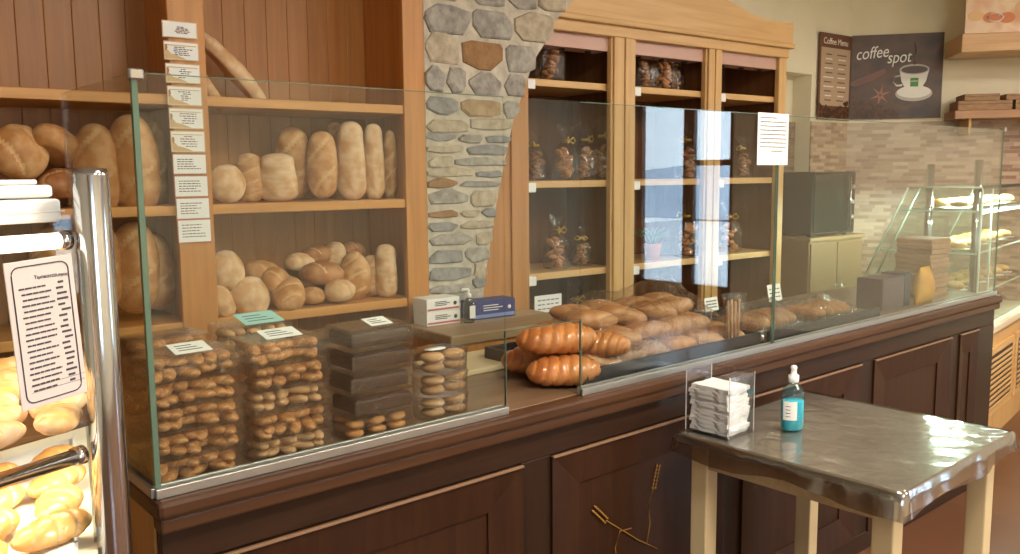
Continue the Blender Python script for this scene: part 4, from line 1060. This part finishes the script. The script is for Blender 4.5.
M_plate = plain('white_plate', (232, 234, 230), .3)
for zi, (z, nm) in enumerate(((1.34, 'top'), (1.12, 'middle'), (.90, 'lower'))):
    for k in range(6):
        x = .14+k*.215
        tt = thing('plate', 'white plate on the %s vitrine shelf, %s from the left end' % (nm, ORD[k]), 'plate', vf(x, .19, z+.0005), va, 'plates in the vitrine')
        MB().lathe([(.04, 0), (.085, .008), (.087, .010), (.04, .003)], M_plate, 20, sy=1.3).build('plate_body', tt)
        for q in range(2):
            VP[(k+q+zi) % 2].put(vf(x+rs.uniform(-.01, .01), .14+.10*q, z+.03), (0, 0, va+rs.uniform(-.5, .5)), 'pastry on the %s plate of the %s vitrine shelf, %s half' % (ORD[k], nm, ['front', 'back'][q]), 'pastries in the vitrine', cat='pastry')

# ---------------------------------------------------------------- oven / dark appliance and counter in the tiled corner
a0 = at(811, 240, 3.2); a1 = at(868, 240, 3.2)
t = thing('back_cabinet', 'beige low cabinet in the tiled corner under the dark oven', 'cabinet', (4.86, 3.2, 0))
MB().box((0, 0, 0), (.62, .36, 1.10), plain('beige_laminate', (120, 92, 62), .5), .004).build('cabinet_body', t)
MB().box((-.01, -.015, 1.10), (.63, .36, 1.125), plain('beige_top', (136, 108, 76), .35), .004).build('cabinet_top', t)
for q in range(2): d = MB().box((.01+q*.305, -.012, .06), (.305+q*.305, .0, 1.085), plain('beige_door_%d' % q, (122, 94, 64), .5), .003).build('cabinet_door', t); MB().tube([(.27+q*.07, -.03, .7), (.27+q*.07, -.03, .82)], .005, M_steel, 8).build('door_handle', d)
t = thing('microwave_oven', 'black glass-fronted oven on the beige corner cabinet', 'oven', (4.88, 3.2, 1.126))
MB().box((0, .0, .012), (.50, .34, .42), M_black, .010).build('oven_body', t)
d = MB().box((.008, -.014, .03), (.40, .0, .405), plain('dark_green_glass', (14, 26, 24), .12), .006).build('oven_door', t)
MB().tube([(.385, -.035, .06), (.385, -.035, .38)], .006, M_steel, 8).build('oven_handle', d)
b = MB()
for q in range(3): b.lathe([(.016, 0), (.014, .018)], M_alu, 14, X=Matrix.Translation((.45, 0, .12+q*.1)) @ Matrix.Rotation(PI/2, 4, 'X'))
b.build('oven_knobs', t)
b = MB()
for x in (.04, .44):
    for y in (.04, .3): b.lathe([(.015, 0), (.015, .012)], M_black, 10, X=Matrix.Translation((x, y, 0)))
b.build('oven_feet', t)

# ---------------------------------------------------------------- coffee menu and coffee spot poster
MZ0, MZ1 = 1.915, 2.52
M_pbr = plain('menu_brown', (112, 72, 52), .5); M_ptan = plain('menu_tan', (190, 164, 140), .5); M_bean = noisy('bean_print', [(44, 26, 18), (96, 60, 40)], nscale=40, rough=.5)
t = thing('coffee_menu', 'narrow brown coffee menu board at the left of the coffee poster', 'menu board', (5.49, WY-.013, 1.915))
W, H = .395, .605
MB().box((0, -.008, 0), (W, 0, H), M_pbr, 0).build('board', t)
MB().box((.02, -.0088, .10), (W-.01, -.008, H-.10), M_ptan, 0).build('menu_field', t)
text('Coffee Menu', .062, M_white, (W/2, -.0092, H-.075), (PI/2, 0, 0), t, 'menu_heading', .0005, 0, 'CENTER', .95)
b = MB(); rs = random.Random(2)
for q in range(11):
    for (x0, x1) in ((.05, .18), (.215, .34)):
        x0_ = x0+rs.uniform(0, .03); b.box((x0_, -.0093, H-.15-q*.032), (x1-rs.uniform(0, .03), -.0088, H-.142-q*.032), M_white if q % 2 else M_pbr, 0)
b.build('menu_lines', t)
def beans(n, x0, x1, zf, parent, seed=1, nm='coffee_beans'):
    b = MB(); rs = random.Random(seed)
    for k in range(n):
        x = rs.uniform(x0, x1); z = rs.uniform(.012, max(.02, zf(x))); a = rs.uniform(0, PI); X = Matrix.Translation((x, -.0095-k*.00001, z)) @ Matrix.Rotation(a, 4, 'Y')
        b.prism([(.017*math.cos(2*PI*q/10), .011*math.sin(2*PI*q/10)) for q in range(10)], -.0004, 0, M_bean, X)
    b.build(nm, parent)
beans(70, .015, W-.015, lambda x: .13-.05*math.sin(x*9), t, 3)
oa2 = oa; pp = OB + Vector((math.cos(oa), math.sin(oa), 0))*.015 + Vector((math.sin(oa), -math.cos(oa), 0))*.013*1
t = thing('coffee_poster', 'dark brown coffee spot poster with a white cup on the corner wall', 'poster', (pp.x, pp.y, 1.925), oa)
W, H = .70, .60; t.scale = (.885, 1, 1)
def pmat():
    return noisy('poster_brown_print', [(44, 28, 18), (84, 56, 38), (50, 32, 22)], (1, 1, 2.0), 3.0, .4, 0, 3)
MB().box((0, -.008, 0), (W, 0, H), pmat(), 0).build('board', t)
text('coffee', .120, M_white, (.035, -.0092, .425), (PI/2, R(-4), 0), t, 'lettering', .0012, .25, 'LEFT', .86)
text('spot', .120, M_white, (.275, -.0092, .395), (PI/2, R(-2), 0), t, 'lettering', .0012, .25, 'LEFT', .86)
def ell(cx, cz, rx, rz, n=28, a0=0, a1=2*PI): return [(cx+rx*math.cos(a0+(a1-a0)*k/n), cz+rz*math.sin(a0+(a1-a0)*k/n)) for k in range(n)]
M_cupw = plain('printed_cup_white', (226, 222, 216), .4); M_cups = plain('printed_cup_grey', (180, 172, 164), .4); M_green = plain('printed_green', (60, 130, 60), .5); M_cof = plain('printed_coffee', (70, 42, 28), .4)
b = MB(); b.prism(ell(.50, .185, .115, .045), -.0092, -.008, M_cups); b.prism(ell(.50, .195, .105, .036), -.0095, -.0092, M_cupw)
b.prism([(.405, .325), (.42, .255), (.455, .20), (.535, .20), (.572, .255), (.59, .325)], -.0101, -.0095, M_cupw)
b.prism(ell(.4975, .325, .0925, .030), -.0104, -.0100, M_cups); b.prism(ell(.4975, .323, .082, .022), -.0107, -.0104, M_cof)
b.tube([(.41, -.0103, .29), (.375, -.0103, .285), (.368, -.0103, .25), (.39, -.0103, .232), (.425, -.0103, .235)], .006, M_cupw, 6)
b.prism([(.475, .225), (.475, .275), (.525, .275), (.525, .225)], -.0108, -.0101, M_green)
b.v = [Vector((.49+(v.x-.50)*1.22, v.y, .225+(v.z-.225)*1.22)) for v in b.v]
b.build('cup_picture', t, 'printed white coffee cup with green square emblem')
b = MB(); b.prism([(.464, .261), (.464, .266), (.516, .266), (.516, .261)], -.0113, -.0108, M_cupw); b.build('emblem_bar', t)
b = MB(); M_star = plain('printed_cinnamon', (168, 116, 88), .5); M_smoke = plain('printed_steam', (120, 96, 84), .5)
for q in range(6):
    a = q*PI/3+.3; c = (.235, .17)
    b.prism([(c[0]+.015*math.cos(a-.8), c[1]+.015*math.sin(a-.8)), (c[0]+.085*math.cos(a), c[1]+.085*math.sin(a)), (c[0]+.015*math.cos(a+.8), c[1]+.015*math.sin(a+.8))], -.0094-.0001*q, -.0088, M_star)
b.build('star_anise_picture', t); b = MB()
b.tube([(.49, -.0088, .38), (.475, -.0088, .42), (.495, -.0088, .47), (.48, -.0088, .53)], [.012, .01, .008, .003], M_smoke, 6)
b.build('steam_picture', t); b = MB()
b.prism([(.0, .27), (.12, .31), (.26, .36), (.27, .33), (.18, .28), (.05, .24), (0, .24)], -.0092, -.008, plain('printed_spoon', (120, 84, 74), .5))
b.build('spoon_picture', t)
beans(95, .01, .38, lambda x: .15-.12*x/.38+.02, t, 8)

# ---------------------------------------------------------------- wooden canopy with bread banner, boxes on a wall shelf
on = Vector((math.sin(oa), -math.cos(oa), 0)) * 1.0   # away from the wall into the room
on = Vector((math.sin(oa), -math.cos(oa), 0))
def of(x, d, z): return OB + Vector((math.cos(oa)*x, math.sin(oa)*x, 0)) + on*d + Vector((0, 0, z))
t = thing('wall_canopy', 'wooden wall canopy with a peach bread banner above the vitrine', 'canopy', of(.645, 0.012, 0), oa)
MB().box((0, -.42, 2.33), (1.6, 0, 2.45), wood('canopy_wood', (190, 146, 102), (214, 172, 128), 'x'), .006).build('canopy_board', t)
M_ban = noisy('peach_banner_print', [(214, 150, 110), (240, 214, 186), (226, 170, 140)], (1, 1, 1), 5, .5, 0, 2)
bn = MB().box((.02, -.40, 2.45), (1.58, -.385, 2.80), M_ban, 0).build('banner', t, 'pale peach printed banner of breads')
b = MB(); rs = random.Random(41); M_b1 = plain('printed_orange', (216, 132, 92), .6); M_b2 = plain('printed_bun', (232, 190, 140), .6)
for k in range(16):
    x = .08+k*.095; b.prism(ell(x, 2.56+rs.uniform(-.03, .06), .05, .035, 18), -.402-.0002*k, -.40, M_b1 if k % 3 else M_b2)
for k in range(5): b.tube([(.2+k*.3+.05*math.cos(a/6*2*PI), -.405, 2.55+.03*math.sin(a/6*2*PI)) for a in range(7)], .004, M_white, 5)
b.build('printed_breads', bn)
t = thing('wall_shelf', 'narrow brown wall shelf right of the coffee poster', 'shelf', of(.66, .012, 0), oa)
MB().box((0, -.28, 1.90), (1.5, 0, 1.955), wood('shelf_brown', (150, 108, 74), (172, 128, 92), 'x'), .004).build('shelf_board', t)
for x in (.1, 1.3): MB().box((x, -.24, 1.80), (x+.02, 0, 1.90), M_cab, .003).build('bracket', t)
for k, (x, z, w_, h_) in enumerate([(.02, 1.955, .34, .065), (.38, 1.955, .36, .065), (.76, 1.955, .4, .065), (.06, 2.021, .22, .045), (.32, 2.021, .26, .04)]):
    p = of(.66+x, .012+.27, z)
    tt = thing('cardboard_box', 'flat brown cardboard box on the wall shelf, %s' % ['bottom left one', 'bottom middle one', 'bottom right one', 'upper left one', 'upper right one'][k], 'box', p, oa, 'cardboard boxes on the wall shelf')
    MB().box((0, 0, 0), (w_, .22, h_), M_card, .003).build('carton_body', tt); MB().box((0, -.001, h_*.62), (w_, 0, h_*.66), M_ink, 0).build('lid_line', tt)

if not [1 for o in bpy.data.objects if o.name.startswith('tmp')]: pass
for me in [m for m in bpy.data.meshes if m.name.startswith('tmp')]: bpy.data.meshes.remove(me)
